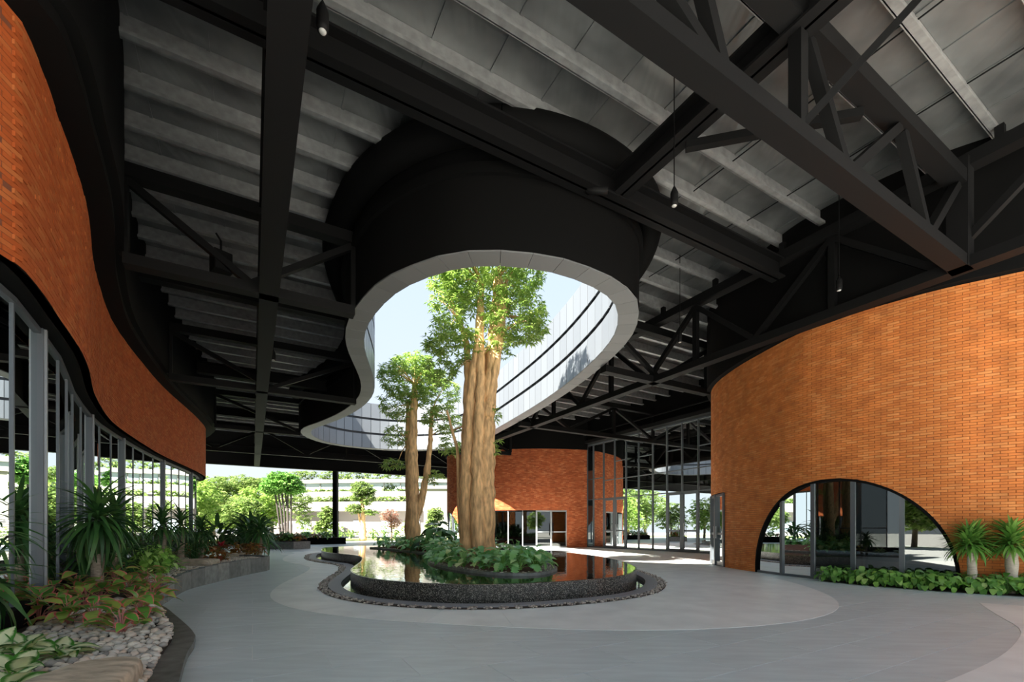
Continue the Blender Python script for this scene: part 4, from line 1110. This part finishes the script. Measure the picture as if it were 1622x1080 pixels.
K2 = catmull([(-5.5, 7.0), (-5.08, 6.65), (-4.3, 5.85), (-3.7, 5.22), (-3.3, 4.75), (-3.0, 4.2), (-2.62, 3.6), (-2.3, 3.1), (-1.9, 2.4), (-1.6, 1.6)], sub=8)
K2 = resample(smooth_line(K2, 4, False), 21); KN2 = normals(K2)
if KN2[10] @ np.array([1, 0]) < 0: KN2 = -KN2
for k in range(10):
    A = K2[k * 2:k * 2 + 3]; B = A - KN2[k * 2:k * 2 + 3] * 0.20
    poly = np.array(list(A) + list(B[::-1])); c = poly.mean(0); poly = poly + (c - poly) * 0.006
    MB().prism(list(ccw(poly)), -0.02, 0.05 + 0.02).build('kerb_block', M['kerb_dark'], bed)
edge = np.vstack([K1[:, :] - KN * 0.06, K2[1:] - KN2[1:] * 0.185]); edge = resample(edge, 60)
inn = []
for p in edge:
    l = pg.near(p[0] - 0.6, p[1]); q = pg.at(l)
    inn.append(q)
inn = np.array(inn); inn = smooth_line(inn, 6, False)
sl = MB(); nW = 6; grid = []
for i in range(len(edge)):
    for j in range(nW + 1):
        p = edge[i] + (inn[i] - edge[i]) * j / nW; grid.append((p[0], p[1], soil_z(p[1]) + rnd.uniform(0, 0.02) + (0.03 if 0 < j < nW else 0)))
sl.add(grid, [(i * (nW + 1) + j, i * (nW + 1) + j + 1, (i + 1) * (nW + 1) + j + 1, (i + 1) * (nW + 1) + j) for i in range(len(edge) - 1) for j in range(nW)])
sl.build('soil', M['soil'], bed)
# flat rock in the corner
def rock(name, label, loc, size, mat, seed, rz=0, sub=3, top=0.75, group=None):
    import bmesh
    bm = bmesh.new(); bmesh.ops.create_icosphere(bm, subdivisions=sub, radius=1.0); r_ = random.Random(seed)
    from mathutils import noise as mn
    for v in bm.verts:
        d = v.co.normalized()
        c = Vector([max(-0.72, min(0.72, x)) / 0.72 for x in d])                       # blocky
        f = 1 + 0.22 * mn.noise(d * 1.7 + Vector((seed, 0, 0))) + 0.06 * mn.noise(d * 6)
        v.co = c * f
        if v.co.z > top: v.co.z = top + (v.co.z - top) * 0.12
        v.co = Vector((v.co.x * size[0], v.co.y * size[1], v.co.z * size[2]))
    me = bpy.data.meshes.new(name); bm.to_mesh(me); bm.free(); me.polygons.foreach_set('use_smooth', [True] * len(me.polygons)); me.materials.append(mat)
    o = inst(name, me); o.location = loc; o.rotation_euler = (0, 0, rz); return tag(o, label, 'rock', group)
RK = np.array([(-3.16, 3.24), (-3.10, 3.42), (-2.86, 3.47), (-2.70, 3.30), (-2.46, 2.85), (-2.2, 2.4), (-2.6, 2.2), (-3.0, 2.55), (-3.12, 2.85)])
RKc = ccw(resample(smooth_line(catmull(RK, True, 6), 2, True), 36, True)); cR = RKc.mean(0)
m = MB(); prof = [(1.0, -0.1), (1.04, 0.0), (1.02, 0.10), (0.985, 0.145), (0.93, 0.16), (0.6, 0.168), (0.25, 0.165)]
vs = [(cR[0] + (p[0] - cR[0]) * a + rnd.uniform(-.006, .006), cR[1] + (p[1] - cR[1]) * a + rnd.uniform(-.006, .006), 0.08 + z + rnd.uniform(-.004, .004)) for a, z in prof for p in RKc]
n = len(RKc); fs = [(r * n + i, r * n + (i + 1) % n, (r + 1) * n + (i + 1) % n, (r + 1) * n + i) for r in range(len(prof) - 1) for i in range(n)] + [tuple((len(prof) - 1) * n + i for i in range(n))]
o = m.add(vs, fs).build('flat_rock', M['rock'], smooth=True); tag(o, 'big flat sandstone slab in the lower left corner among pebbles', 'rock')
for k, (u, v, w, h, mt, lb) in enumerate(((330, 897, 0.40, 0.17, 'rock', 'rounded tan boulder behind the kerb beside the light green bush'), (296, 894, 0.22, 0.16, 'rock', 'small grey boulder next to the light green bush'),
        (298, 880, 0.30, 0.13, 'rockred', 'reddish squared rock under the orange croton'), (388, 882, 0.34, 0.13, 'rock', 'squared tan rock near the far end of the curved kerb'), (331, 872, 0.30, 0.13, 'rock', 'tan rock half hidden behind the crotons'), (352, 893, 0.16, 0.13, 'rock', 'smooth oval boulder leaning on the larger tan boulder'))):
    p = gnd(u, v, 0.33); rock('boulder', lb, (p[0] - 0.32, p[1] + 0.12, 0.36), (w, w * 0.7, h), M[mt], 30 + k, 0.4 * k)
# pebbles
bedpoly = np.array([tuple(q) for q in (K2 - KN2 * 0.20) if 2.3 < q[1] < 6.5] + [(-3.3, 2.5), (-4.6, 3.6), (-4.75, 4.2), (-5.15, 5.0), (-5.45, 6.0)])
peb = [pebble_mesh('pebble', M['pebble'], 2, 40 + k) for k in range(4)]
cand = []
rs = np.random.RandomState(12)
tries = 0
cellmap = {}
while tries < 30000 and len(cand) < 1900:
    tries += 1; x, y = rs.uniform(-5.4, -2.0), rs.uniform(2.4, 6.1)
    if not inside(bedpoly, x, y): continue
    r = rs.uniform(0.024, 0.05)
    if inside(RKc, x, y): continue
    key = (int(x / 0.1), int(y / 0.1)); bad = False
    for i in (-1, 0, 1):
        for j in (-1, 0, 1):
            for (a, b, c) in cellmap.get((key[0] + i, key[1] + j), ()):
                if (a - x) ** 2 + (b - y) ** 2 < (0.72 * (c + r)) ** 2: bad = True
    if bad: continue
    cellmap.setdefault(key, []).append((x, y, r)); cand.append((x, y, r))
cand.sort(key=lambda c: -c[2] / math.hypot(c[0], c[1]) if in_frame((c[0], c[1], 0.1)) else 0)
for k, (x, y, r) in enumerate(cand[:300]):
    o = inst('pebble', peb[k % 4]); o.location = (x, y, soil_z(y) + 0.035 + r * 0.45); o.scale = (r * rs.uniform(1.0, 1.25), r * rs.uniform(0.8, 1.0), r * rs.uniform(0.6, 0.8)); o.rotation_euler = (rs.uniform(-.3, .3), rs.uniform(-.3, .3), rs.uniform(0, 6.28))
    tag(o, 'rounded river pebble in the bed between flat rock and dark kerb', 'pebble', 'river pebbles in the near left bed')
C_ = np.array([(x, y, soil_z(y) + 0.035 + r * 0.4) for x, y, r in cand[300:]]); S_ = np.array([(r * 1.1, r * 0.9, r * 0.7) for x, y, r in cand[300:]])
# lower layer and the far gravel
ext = []
for k in range(2200):
    x, y = rs.uniform(-5.4, -2.0), rs.uniform(2.4, 6.1)
    if inside(bedpoly, x, y): r = rs.uniform(0.02, 0.032); ext.append((x, y, soil_z(y) + 0.022, r))
for k in range(2600):
    i = rs.randint(0, 29); w = rs.uniform(0.13, 0.9); p = K1[i] - KN[i] * w
    r = rs.uniform(0.02, 0.034); ext.append((p[0] + rs.uniform(-.1, .1), p[1] + rs.uniform(-.1, .1), 0.345, r))
C_ = np.vstack([C_, np.array([e[:3] for e in ext])]); S_ = np.vstack([S_, np.array([(e[3], e[3] * 0.85, e[3] * 0.7) for e in ext])])
o = inst('pebble_bed', scatter_mesh('pebble_bed', peb0, C_, S_, M['pebble'], 5)); tag(o, 'bed of small mixed river stones along the left kerb', 'pebbles', kind='stuff')

# dracaenas
blade = leaf_mesh('blade', M['leaf_dark'], 0.62, 0.026, 7, 0.55, 0.15, 'blade')
bladeS = leaf_mesh('blade', M['leaf_mid'], 0.34, 0.022, 6, 0.35, 0.15, 'blade')
bladeR = leaf_mesh('blade', M['leaf_mid'], 0.42, 0.024, 6, 0.35, 0.15, 'blade')
def dracaena(label, loc, h, r, nb, bl_, sc, seed, single=True, lean=(0, 0), mat='stem', group=None, heads=1, low=-0.9):
    r_ = random.Random(seed); root = empty('dracaena', loc); tag(root, label, 'plant', group)
    m = MB()
    def stem(p, q, a, b):
        n = 9; path = []; rad = []
        for i in range(n + 1):
            t = i / n; path.append(np.array(p) + (np.array(q) - np.array(p)) * t + np.array([math.sin(t * 3) * 0.01, 0, 0])); rad.append((a + (b - a) * t) * r_.uniform(0.94, 1.08))
        m.tube(path, rad, 10)
    tops = []
    if heads == 1: stem((0, 0, -0.05), (lean[0], lean[1], h), r * 0.95, r * 1.1); tops.append((lean[0], lean[1], h))
    else:
        stem((0, 0, -0.05), (lean[0], lean[1], h * 0.7), r, r)
        for s_ in (-1, 1):
            q = (lean[0] + s_ * r * 1.0, lean[1], h); stem((lean[0] + s_ * r * 0.4, lean[1], h * 0.62), q, r * 0.65, r * 0.6); tops.append(q)
    m.build('trunk', M[mat], root, True)
    items = []
    for tp in tops:
        for k in range(nb // len(tops)):
            f = (k + 0.5) / (nb // len(tops)); a = k * 2.39996
            pit = low + (1.35 - low) * (1 - f) ** 0.9 + r_.uniform(-0.15, 0.15)
            p = (tp[0] + r * 0.8 * math.cos(a) * f, tp[1] + r * 0.8 * math.sin(a) * f, tp[2] + 0.20 * (1 - f) * sc - 0.02)
            items.append((bl_, leaf_M(p, a, pit, r_.uniform(-0.3, 0.3), sc * r_.uniform(0.75, 1.15))))
    if single:
        for me, Mx in items: inst('leaf', me, root, Mx)
    else: tag(bake('foliage', items, bl_.materials[0], root), kind='stuff')
    return root
p = gnd(152, 937, 0.27)
dracaena('dracaena with thick tan trunk standing behind the red-leaved plants', p, 0.98, 0.078, 170, blade, 1.05, 1, True, (0.03, 0), low=-1.3)
dracaena('second dracaena, close behind the thick-trunked one by the glazing', (-6.72, 7.7, 0.3), 0.95, 0.07, 90, blade, 1.0, 2, True, low=-1.2)
dracaena('low leafy dracaena hugging the glazing behind the thick trunk', (-6.55, 7.0, 0.3), 0.42, 0.05, 80, blade, 1.0, 12, True, low=-1.0)
dracaena('dracaena rising behind the light green bush', (-7.85, 10.2, 0.3), 0.92, 0.075, 90, blade, 0.95, 3, False, low=-0.9)
dracaena('dracaena behind the orange crotons by the glazing', (-8.75, 12.0, 0.3), 0.95, 0.08, 90, blade, 0.95, 4, False, low=-0.9)
dracaena('dracaena between the crotons and the dark palms', (-9.3, 13.6, 0.3), 0.8, 0.07, 90, blade, 0.95, 5, False, low=-0.9)
dracaena('broad-leaved dracaena cut by the left picture edge', (-4.72, 3.98, 0.2), 0.45, 0.05, 60, leaf_mesh('blade', M['leaf_dark'], 0.55, 0.045, 7, 0.6, 0.15, 'blade'), 0.85, 6, True, low=-0.9)
dracaena('tall strappy dracaena behind the steel column', (-5.45, 4.75, 0.25), 0.85, 0.05, 70, blade, 0.8, 16, True, low=-0.8)
dracaena('squat dark dracaena near the far kerb end', (-8.6, 15.5, 0.3), 0.75, 0.07, 80, blade, 1.2, 7, False, low=-0.9)
pal = leaf_mesh('frond', M['leaf_dark'], 0.9, 0.07, 8, 0.5, 0.15, 'blade')
for k, (x, y, h) in enumerate(((-9.3, 16.2, 1.2), (-9.9, 17.2, 1.3), (-10.6, 16.4, 1.0), (-10.3, 18.5, 1.2))):
    leafy_plant('palm_shrub', ('tall dark palm shrub at the far end of the left bed', 'dark palm shrub rising behind the far end of the left bed', 'dark palm shrub close to the far glazing', 'furthest dark palm shrub by the left glazing')[k], 'shrub', 'dark palm shrubs', (x, y, 0.3), [pal], 46, h, 0.6, 320 + k, M['leaf_dark'], False, pit=(-0.3, 1.2), sc=(0.7, 1.1))
for k, (x, y, h) in enumerate(((-7.35, 8.9, 0.6), (-8.35, 10.9, 0.7), (-9.0, 12.9, 0.7), (-7.0, 8.1, 0.5), (-10.1, 14.9, 0.9))):
    leafy_plant('palm_shrub', ('low dark palm tuft between the near dracaenas', 'low dark palm tuft behind the light green bush', 'low dark palm tuft behind the crotons', 'small dark palm tuft behind the thick dracaena', 'bushy dark palm close to the glazing past the crotons')[k], 'shrub', 'low palm tufts', (x, y, 0.3), [blade], 60, h, 0.4, 340 + k, M['leaf_dark'], False, pit=(-0.3, 1.2), sc=(0.7, 1.1))
# aglaonema in front
al = leaf_mesh('leaf', M['leaf_aglaonema'], 0.22, 0.062, 7, 0.30, 0.14, 'ovate')
for k, (u, v) in enumerate(((62, 985), (108, 990), (150, 992), (192, 1000), (222, 985), (160, 962), (240, 968), (85, 965), (122, 955), (205, 958), (180, 945), (232, 945), (250, 955), (40, 975), (135, 972))):
    z = soil_z(5.4); p = gnd(u, v, z)
    leafy_plant('red_aglaonema', 'red-edged green aglaonema in the clump at the foot of the thick dracaena', 'plant', 'red aglaonema clump', (p[0], p[1], soil_z(p[1]) + 0.02), [al], 18, 0.30, 0.16, 400 + k, M['petiole_pink'], True, pit=(-0.3, 0.9), sc=(0.75, 1.2), r_p=0.005)
dl = leaf_mesh('leaf', M['leaf_dieff'], 0.19, 0.066, 8, 0.25, 0.12, 'ovate')
for k, (u, v, h) in enumerate(((45, 1050, 0.20), (18, 1085, 0.16), (95, 1046, 0.12), (-15, 1060, 0.18), (5, 1110, 0.14))):
    p = gnd(u, v, 0.08)
    leafy_plant('dieffenbachia', ('tallest white-centred dieffenbachia beside the flat rock', 'white-centred dieffenbachia at the left picture edge, nearest camera', 'small dieffenbachia against the rear of the flat rock', 'dieffenbachia cut by the left picture edge', 'dieffenbachia in the lowest left corner')[k], 'plant', 'dieffenbachias by the flat rock', (p[0], p[1], 0.07), [dl], 15, h, 0.13, 500 + k, M['leaf_bright'], True, pit=(-0.2, 1.0), sc=(0.8, 1.2), r_p=0.005)
ll = leaf_mesh('leaf', M['leaf_bright'], 0.13, 0.04, 5, 0.4, 0.1, 'ovate')
for k, (u, v) in enumerate(((232, 915), (258, 910), (245, 905))):
    p = gnd(u, v, 0.33); leafy_plant('leafy_bush', ('light green bush nearest the kerb, left stem', 'light green bush nearest the boulders, right stem', 'light green bush at the back of its clump')[k], 'bush', 'light green bushes', (p[0], p[1], 0.32), [ll], 70, 0.52, 0.30, 520 + k, M['leaf_bright'], False, pit=(-0.8, 0.6))
cl_ = leaf_mesh('leaf', M['leaf_croton'], 0.17, 0.045, 5, 0.4, 0.1, 'ovate')
for k, (u, v) in enumerate(((300, 884), (318, 882), (345, 893), (372, 882), (392, 880), (404, 882), (350, 878), (330, 880))):
    p = gnd(u, v, 0.33); leafy_plant('croton', 'orange-red croton bush among the boulders of the left bed', 'bush', 'crotons in the left bed', (p[0], p[1], 0.36), [cl_], 44, 0.36, 0.28, 540 + k, M['leaf_croton'], False, pit=(-0.4, 0.9))
rl = leaf_mesh('leaf', M['leaf_red'], 0.22, 0.03, 5, 0.4, 0.1, 'blade')
p = gnd(351, 882, 0.33); leafy_plant('bromeliad', 'bright red bromeliad between the crotons', 'plant', None, (p[0], p[1], 0.62), [rl], 16, 0.1, 0.06, 560, M['leaf_red'], False, pit=(0.2, 1.2), petiole=False)

# right-hand hedge row and dracaenas
hl = leaf_mesh('leaf', M['leaf_bright'], 0.15, 0.062, 6, 0.5, 0.1, 'heart')
hl2 = leaf_mesh('leaf', M['leaf_mid'], 0.15, 0.062, 6, 0.5, 0.1, 'heart')
lw0, lw1 = PR.near(10.4, 8.1), PR.at_u(1312, PR.near(9, 9), PR.near(6.9, 12))
rb = []
for k in range(24):
    l = lw0 + (lw1 - lw0) * k / 23
    for row in (0, 1):
        if row and k > 19: continue
        q, d, n_ = rp_(l, 0); off = 0.24 + row * 0.34 * (1 - k / 30) + rnd.uniform(-.04, .04); q = q + n_ * off + d * rnd.uniform(-.05, .05)
        leafy_plant('groundcover_plant', 'bright green round-leaved plant in the front row along the arched brick wall' if row else 'round-leaved green plant in the back row against the arched brick wall', 'plant', 'front hedge row' if row else 'back hedge row', (q[0], q[1], 0.02), [hl, hl2] if row else [hl2, hl], 22, 0.30 + (0 if row else 0.04), 0.2, 600 + k * 2 + row, M['leaf_mid'], row == 1, pit=(-1.1, 0.2), sc=(0.7, 1.15))
bedr = [rp_(lw0 + (lw1 - lw0) * k / 23, 0) for k in range(24)]
A = [q + n_ * 0.02 for q, d, n_ in bedr]; B = [q + n_ * (0.85 - 0.5 * k / 23) for k, (q, d, n_) in enumerate(bedr)]
o = MB().strip(A, B, 0.012, 0.012).build('soil_strip', M['soil']); tag(o, 'dark soil strip under the green hedge row by the arch', 'soil', kind='stuff')
q = gnd(1549, 931, 0.0); dracaena('dracaena with forked pale trunk beside the arched window', (8.82, 8.72, 0.0), 0.86, 0.07, 240, bladeR, 1.0, 8, True, mat='stem_pale', heads=2, low=-0.5)
dracaena('dracaena with thick pale trunk at the right picture edge', (9.28, 8.45, 0.0), 0.86, 0.085, 200, bladeR, 1.1, 9, True, mat='stem_pale', low=-0.5)

# ------------------------------------------------------------------ far planters and the garden outside
pl2 = empty('stone_planter', (-14.2, 28.3, 0)); tag(pl2, 'long pale stone planter beyond the curved bed', 'planter')
MB().frame_box((-0.4, 0, 0.22), (1.7, -0.35, 0), (0.15, 0.8, 0), (0, 0, 0.22)).build('body', M['kerb'], pl2); MB().frame_box((-0.4, 0, 0.45), (1.6, -0.33, 0), (0.14, 0.7, 0), (0, 0, 0.02)).build('soil', M['soil'], pl2)
pl3 = empty('dark_planter', gp(39.4, 4.0, 0)); tag(pl3, 'low dark planter at the foot of the far column', 'planter')
MB().bar(np.array((0, 0, 0.25)) - np.array((D2[0], D2[1], 0)) * 6, np.array((0, 0, 0.25)) + np.array((D2[0], D2[1], 0)) * 2.6, 1.4, 0.5).build('body', M['black'], pl3)
MB().bar(np.array((0, 0, 0.5)) - np.array((D2[0], D2[1], 0)) * 5.9, np.array((0, 0, 0.5)) + np.array((D2[0], D2[1], 0)) * 2.5, 1.3, 0.06).build('soil', M['soil'], pl3)
gl_ = leaf_mesh('leaf', M['leaf_mid'], 0.3, 0.09, 4, 0.4, 0.1, 'ovate')
for k in range(10):
    t = -1.6 + k * 0.75; q = gp(39.2 + rnd.uniform(-.3, .3), t)
    if abs(t - 6) < 0.5: continue
    leafy_plant('garden_shrub', 'low shrub growing in the dark planter by the far column', 'shrub', 'shrubs in the dark planter', (q[0], q[1], 0.5), [gl_ if k % 2 else cl_], 50, 0.5 if k % 2 else 0.35, 0.5, 700 + k, M['leaf_mid'], False, sc=(0.8, 1.3) if k % 2 else (1.5, 2.2))
for k in range(5):
    q = (-15.6 + k * 0.55, 28.4 + rnd.uniform(-.2, .2))
    leafy_plant('garden_shrub', 'shrub growing in the long pale stone planter', 'shrub', 'shrubs in the stone planter', (q[0], q[1], 0.45), [gl_ if k % 2 else cl_], 46, 0.5, 0.4, 720 + k, M['leaf_mid'], False, sc=(0.8, 1.2) if k % 2 else (1.4, 2.0))
# garden trees
def gtree(label, u, vb, Y, stems, blobs, n, mat, bark, seed, L_=0.35, W=0.07, per=7, tw=20):
    base = px(u, vb, Y); base = (base[0], base[1], 0.0)
    st = [([P_(a, b, Y) if b < HY + 1 else (P_(a, b, Y)[0], Y, 0.0) for a, b in path], r0, r1) for path, r0, r1 in stems]
    return tree('garden_tree', label, 'tree', base, st, [blob(a, b, Y, c, d) for a, b, c, d in blobs], n, mat, bark, seed, L_, W, per, 'garden trees', 0.4, tw)
gtree('dark-crowned tree with a fan of slim stems seen beyond the bed', 447, 860, 44, [([(446 + k * 2.6 + (k * 7 % 3), 860), (440 + k * 4.0 + (k * 5 % 4), 810), (434 + k * 5.4, 770)], 0.11, 0.06) for k in range(6)],
      [(447, 766, 30, 16), (430, 772, 16, 10), (466, 774, 16, 9), (448, 755, 22, 8)], 800, M['leaf_mid'], M['bark_dark'], 51)
gtree('broad light green tree at the left end of the far opening', 385, 856, 58, [([(384, 856), (384, 810), (386, 775)], 0.25, 0.12), ([(380, 856), (374, 800), (366, 775)], 0.18, 0.08), ([(390, 856), (398, 805), (408, 775)], 0.18, 0.08)],
      [(378, 766, 46, 14), (350, 775, 25, 10), (400, 768, 30, 12), (380, 790, 40, 14), (345, 800, 20, 18)], 1100, M['leaf_pale'], M['bark_grey'], 52, 0.42, 0.09)
gtree('hazy pale tree behind the dark-crowned one', 430, 852, 74, [([(430, 852), (432, 800)], 0.3, 0.15)], [(425, 795, 30, 28), (470, 790, 22, 20), (405, 820, 30, 18), (480, 815, 16, 22)], 900, M['leaf_pale'], M['bark_grey'], 53, 0.5, 0.12)
gtree('green tree hugging the left brick end beyond the glazing', 335, 858, 66, [([(338, 858), (336, 800)], 0.3, 0.12)], [(335, 790, 14, 26), (352, 818, 22, 20), (330, 822, 16, 18)], 700, M['leaf_tree'], M['bark_grey'], 54, 0.5, 0.12)
gtree('slim tree with layered pale crown in front of the white terraces', 574, 857, 48, [([(576, 857), (575, 820), (574, 790)], 0.3, 0.14), ([(572, 857), (570, 825), (566, 805)], 0.15, 0.08)],
      [(573, 770, 17, 9), (566, 786, 12, 7), (583, 790, 13, 10), (562, 806, 14, 9), (588, 810, 10, 6), (575, 778, 20, 6)], 420, M['leaf_pale'], M['bark'], 55, 0.33, 0.08)
gtree('small rounded tree just left of the far column', 517, 857, 50, [([(517, 857), (517, 825)], 0.1, 0.06)], [(517, 812, 12, 12), (512, 832, 12, 10), (524, 824, 10, 12)], 260, M['leaf_pale'], M['bark_grey'], 56, 0.35, 0.1)
gtree('pinkish sparse tree before the shaded wall', 620, 856, 52, [([(620, 856), (620, 825), (618, 810)], 0.1, 0.05)], [(617, 815, 15, 10), (624, 828, 12, 9)], 170, M['leaf_pink'], M['bark_grey'], 57, 0.3, 0.07)
gtree('young tree right of the forked island trunk', 688, 856, 46, [([(688, 856), (688, 820)], 0.08, 0.05)], [(690, 815, 12, 13), (684, 830, 10, 10)], 200, M['leaf_pale'], M['bark_grey'], 58, 0.33, 0.09)
gsl = leaf_mesh('leaf', M['leaf_pale'], 0.35, 0.12, 4, 0.4, 0.1, 'ovate')
for k in range(13):
    u = 486 + k * 17.5; Y = 56 + (k % 3) * 4; q = px(u, 850, Y)
    leafy_plant('garden_shrub', 'pale sunlit shrub at the foot of the white terraces', 'shrub', 'shrubs below the terraces', (q[0], q[1], -0.06), [gsl], 60, 1.3 + 0.7 * (k % 2), 0.8, 760 + k, M['leaf_mid'], False)
# terraced white building across the garden
YB = 78.0
tb = empty('terraced_building', (0, 0, 0)); tag(tb, 'long white terraced building with planted edges across the garden', 'building')
xs = np.linspace(-44, 6, 26)
def front(off): return np.array([(x, YB + off + 0.004 * (x + 16) ** 2) for x in xs])
def zpx(v): return CAMH + (HY - v) * YB / F
def layer(nm, off, v0, v1, mat, depth=6.0):
    A = front(off); B = A + np.array([0, depth])
    return MB().strip(A, A, zpx(v1), zpx(v0)).strip(A, B, zpx(v0), zpx(v0)).strip(A, B, zpx(v1), zpx(v1)).strip(A[[0, 0]], B[[0, 0]], zpx(v1), zpx(v1)).build(nm, mat, tb)
layer('lower_wall', 1.6, 808, 850, M['wallgrey']); layer('parapet', 0.0, 794, 809, M['white'])
layer('parapet', 2.2, 776, 790, M['white']); layer('window_band', 3.6, 760, 776, M['paleglass']); layer('roof_slab', 3.0, 755, 761, M['white'])
layer('base_plinth', 0.9, 844, 850, M['white'])
for v, off, h in ((794, 0.3, 1.0), (776, 2.5, 0.6), (755, 3.4, 1.8)):
    rs = np.random.RandomState(int(v)); A = front(off + 0.4); n = 420 if h > 1.5 else 320
    C_ = np.c_[rs.uniform(-44, 6, n), np.zeros(n), np.zeros(n)]; C_[:, 1] = YB + off + 0.4 + 0.004 * (C_[:, 0] + 16) ** 2 + rs.uniform(0, 1.0, n); C_[:, 2] = zpx(v) + rs.uniform(0, h, n)
    tag(inst('terrace_planting', quads_mesh('terrace_planting', whorl_leaves(C_, rs, 0.7, 0.16, 7), M['leaf_pale']), tb), kind='stuff')
for k in range(9):
    x = -37 + k * 5.0; y = YB + 1.52 + 0.004 * (x + 16) ** 2
    w = MB().box(-0.9, 0.9, -0.08, 0.05, zpx(842), zpx(824)).build('window', M['framelight'], tb); w.location = (x, y, 0)
    MB().box(-0.8, 0.8, -0.1, -0.05, zpx(841.3), zpx(824.7)).build('pane', M['paleglass'], w)
for k in range(16):
    x = -41 + k * 3.0; y = YB + 3.52 + 0.004 * (x + 16) ** 2
    MB().box(x - 0.06, x + 0.06, y - 0.06, y + 0.06, zpx(776), zpx(760)).build('window_post', M['white'], tb)
wb = empty('white_building', (-6.0, 70, 0)); tag(wb, 'plain white building block behind the pink tree and the tall trunk', 'building')
MB().box(-7.6, 1.5, 0, 6, -0.05, 7.6).build('wall', M['white'], wb); MB().box(-7.8, 1.7, -0.3, 6, 7.4, 7.9).build('parapet', M['white'], wb)
w = MB().box(-3.0, -1.9, -0.06, 0.05, 4.2, 5.2).build('window', M['frame'], wb); MB().box(-2.9, -2.0, -0.08, -0.05, 4.3, 5.1).build('pane', M['paleglass'], w)

# hanging lamps, speaker
def pendant(u, v_lamp, label, zl=6.3):
    Y = (zl - CAMH) * F / (HY - v_lamp); p = px(u, v_lamp, Y)
    t = empty('pendant_lamp', p); tag(t, label, 'lamp', 'hanging lamps')
    MB().tube([(0, 0, 0.3), (0, 0, Z_DECK - p[2] - 0.02)], 0.009, 6).build('cable', M['steel'], t)
    MB().tube([(0, 0, 0.0), (0, 0, 0.05), (0, 0, 0.2), (0, 0, 0.26), (0, 0, 0.31)], [0.052, 0.06, 0.06, 0.035, 0.012], 14).build('housing', M['steel'], t, True)
    MB().tube([(0, 0, -0.012), (0, 0, 0.004)], [0.03, 0.042], 12).build('lens', M['lampglass'], t, True)
pendant(511, 50, 'small black pendant lamp hanging beside the girder at the top edge')
pendant(1068, 326, 'small black pendant lamp hanging right of the skylight drum')
pendant(1329, 460, 'small black pendant lamp hanging in front of the black wall over the arch')
pendant(1077, 542, 'small black pendant lamp hanging by the long right truss')
pendant(433, 570, 'small black pendant lamp hanging right of the girder, deep in the hall')
sc_ = 5.35 * F / (HY - 417); p = px(350, 417, sc_)
sp_ = empty('loudspeaker', p, 0.9); tag(sp_, 'black loudspeaker hung on the truss in the left bay', 'speaker')
MB().box(-0.16, 0.16, -0.14, 0.14, -0.2, 0.2).build('cabinet', M['black'], sp_); MB().box(-0.14, 0.14, -0.155, -0.14, -0.18, 0.18).build('grille', M['steel'], sp_)
MB().tube([(0, 0, 0.2), (0, 0, 0.45), (0, 0.25, 0.7)], 0.02, 6).build('bracket', M['steel'], sp_)

# garden behind the camera, seen in the glass
tags = ('round garden tree across the drive, mirrored in the arched window', 'garden tree behind the drive, mirrored in the arched window', 'garden tree at the end of the drive, mirrored in the tall glass')
for k, (x, y) in enumerate(((-14, -16), (-20, -11), (-8, -22), (-1, -26), (7, -25), (15, -22))):
    t = empty('garden_tree', (x, y, -0.33), k); tag(t, tags[k % 3], 'tree', 'garden trees behind the viewer')
    rs = np.random.RandomState(80 + k)
    MB().tube([(0, 0, 0), (0.1, 0, 1.5), (0, 0.1, 3)], [0.2, 0.16, 0.1], 8).build('trunk', M['bark_grey'], t, True)
    C_ = crown_points([(0, 0, 3.6, 2.6, 2.6, 1.8), (1.4, 0.6, 2.8, 1.6, 1.6, 1.3), (-1.3, -0.6, 2.6, 1.6, 1.6, 1.3)], 450, rs, 0.5)
    tag(inst('foliage', quads_mesh('foliage', whorl_leaves(C_, rs, 0.5, 0.12, 7), M['leaf_tree']), t), kind='stuff')

# more garden to the far left, mirrored in the tall glass front
for k, (x, y, s_) in enumerate(((-30, 32, 1.0), (-27, 38, 1.2), (-36, 37, 1.5), (-33, 45, 1.3), (-44, 42, 1.8), (-28, 50, 1.2), (-50, 52, 2.0), (-40, 58, 1.6), (-26, 44, 0.9), (-31, 28, 1.1))):
    t = empty('garden_tree', (x, y, -0.33), k * 1.3); tag(t, 'leafy garden tree beside the left building, mirrored in the tall glass', 'tree', 'garden trees beside the left building')
    t.scale = (s_, s_, s_)
    rs = np.random.RandomState(180 + k)
    MB().tube([(0, 0, 0), (0.1, 0, 1.5), (0, 0.1, 3)], [0.16, 0.13, 0.08], 8).build('trunk', M['bark_grey'], t, True)
    C_ = crown_points([(0, 0, 3.8, 2.0, 2.0, 1.5), (1.2, 0.6, 2.8, 1.4, 1.4, 1.2), (-1.1, -0.6, 2.4, 1.4, 1.4, 1.3)], 330, rs, 0.4)
    tag(inst('foliage', quads_mesh('foliage', whorl_leaves(C_, rs, 0.42, 0.10, 7), M['leaf_tree'] if k % 2 else M['leaf_pale']), t), kind='stuff')
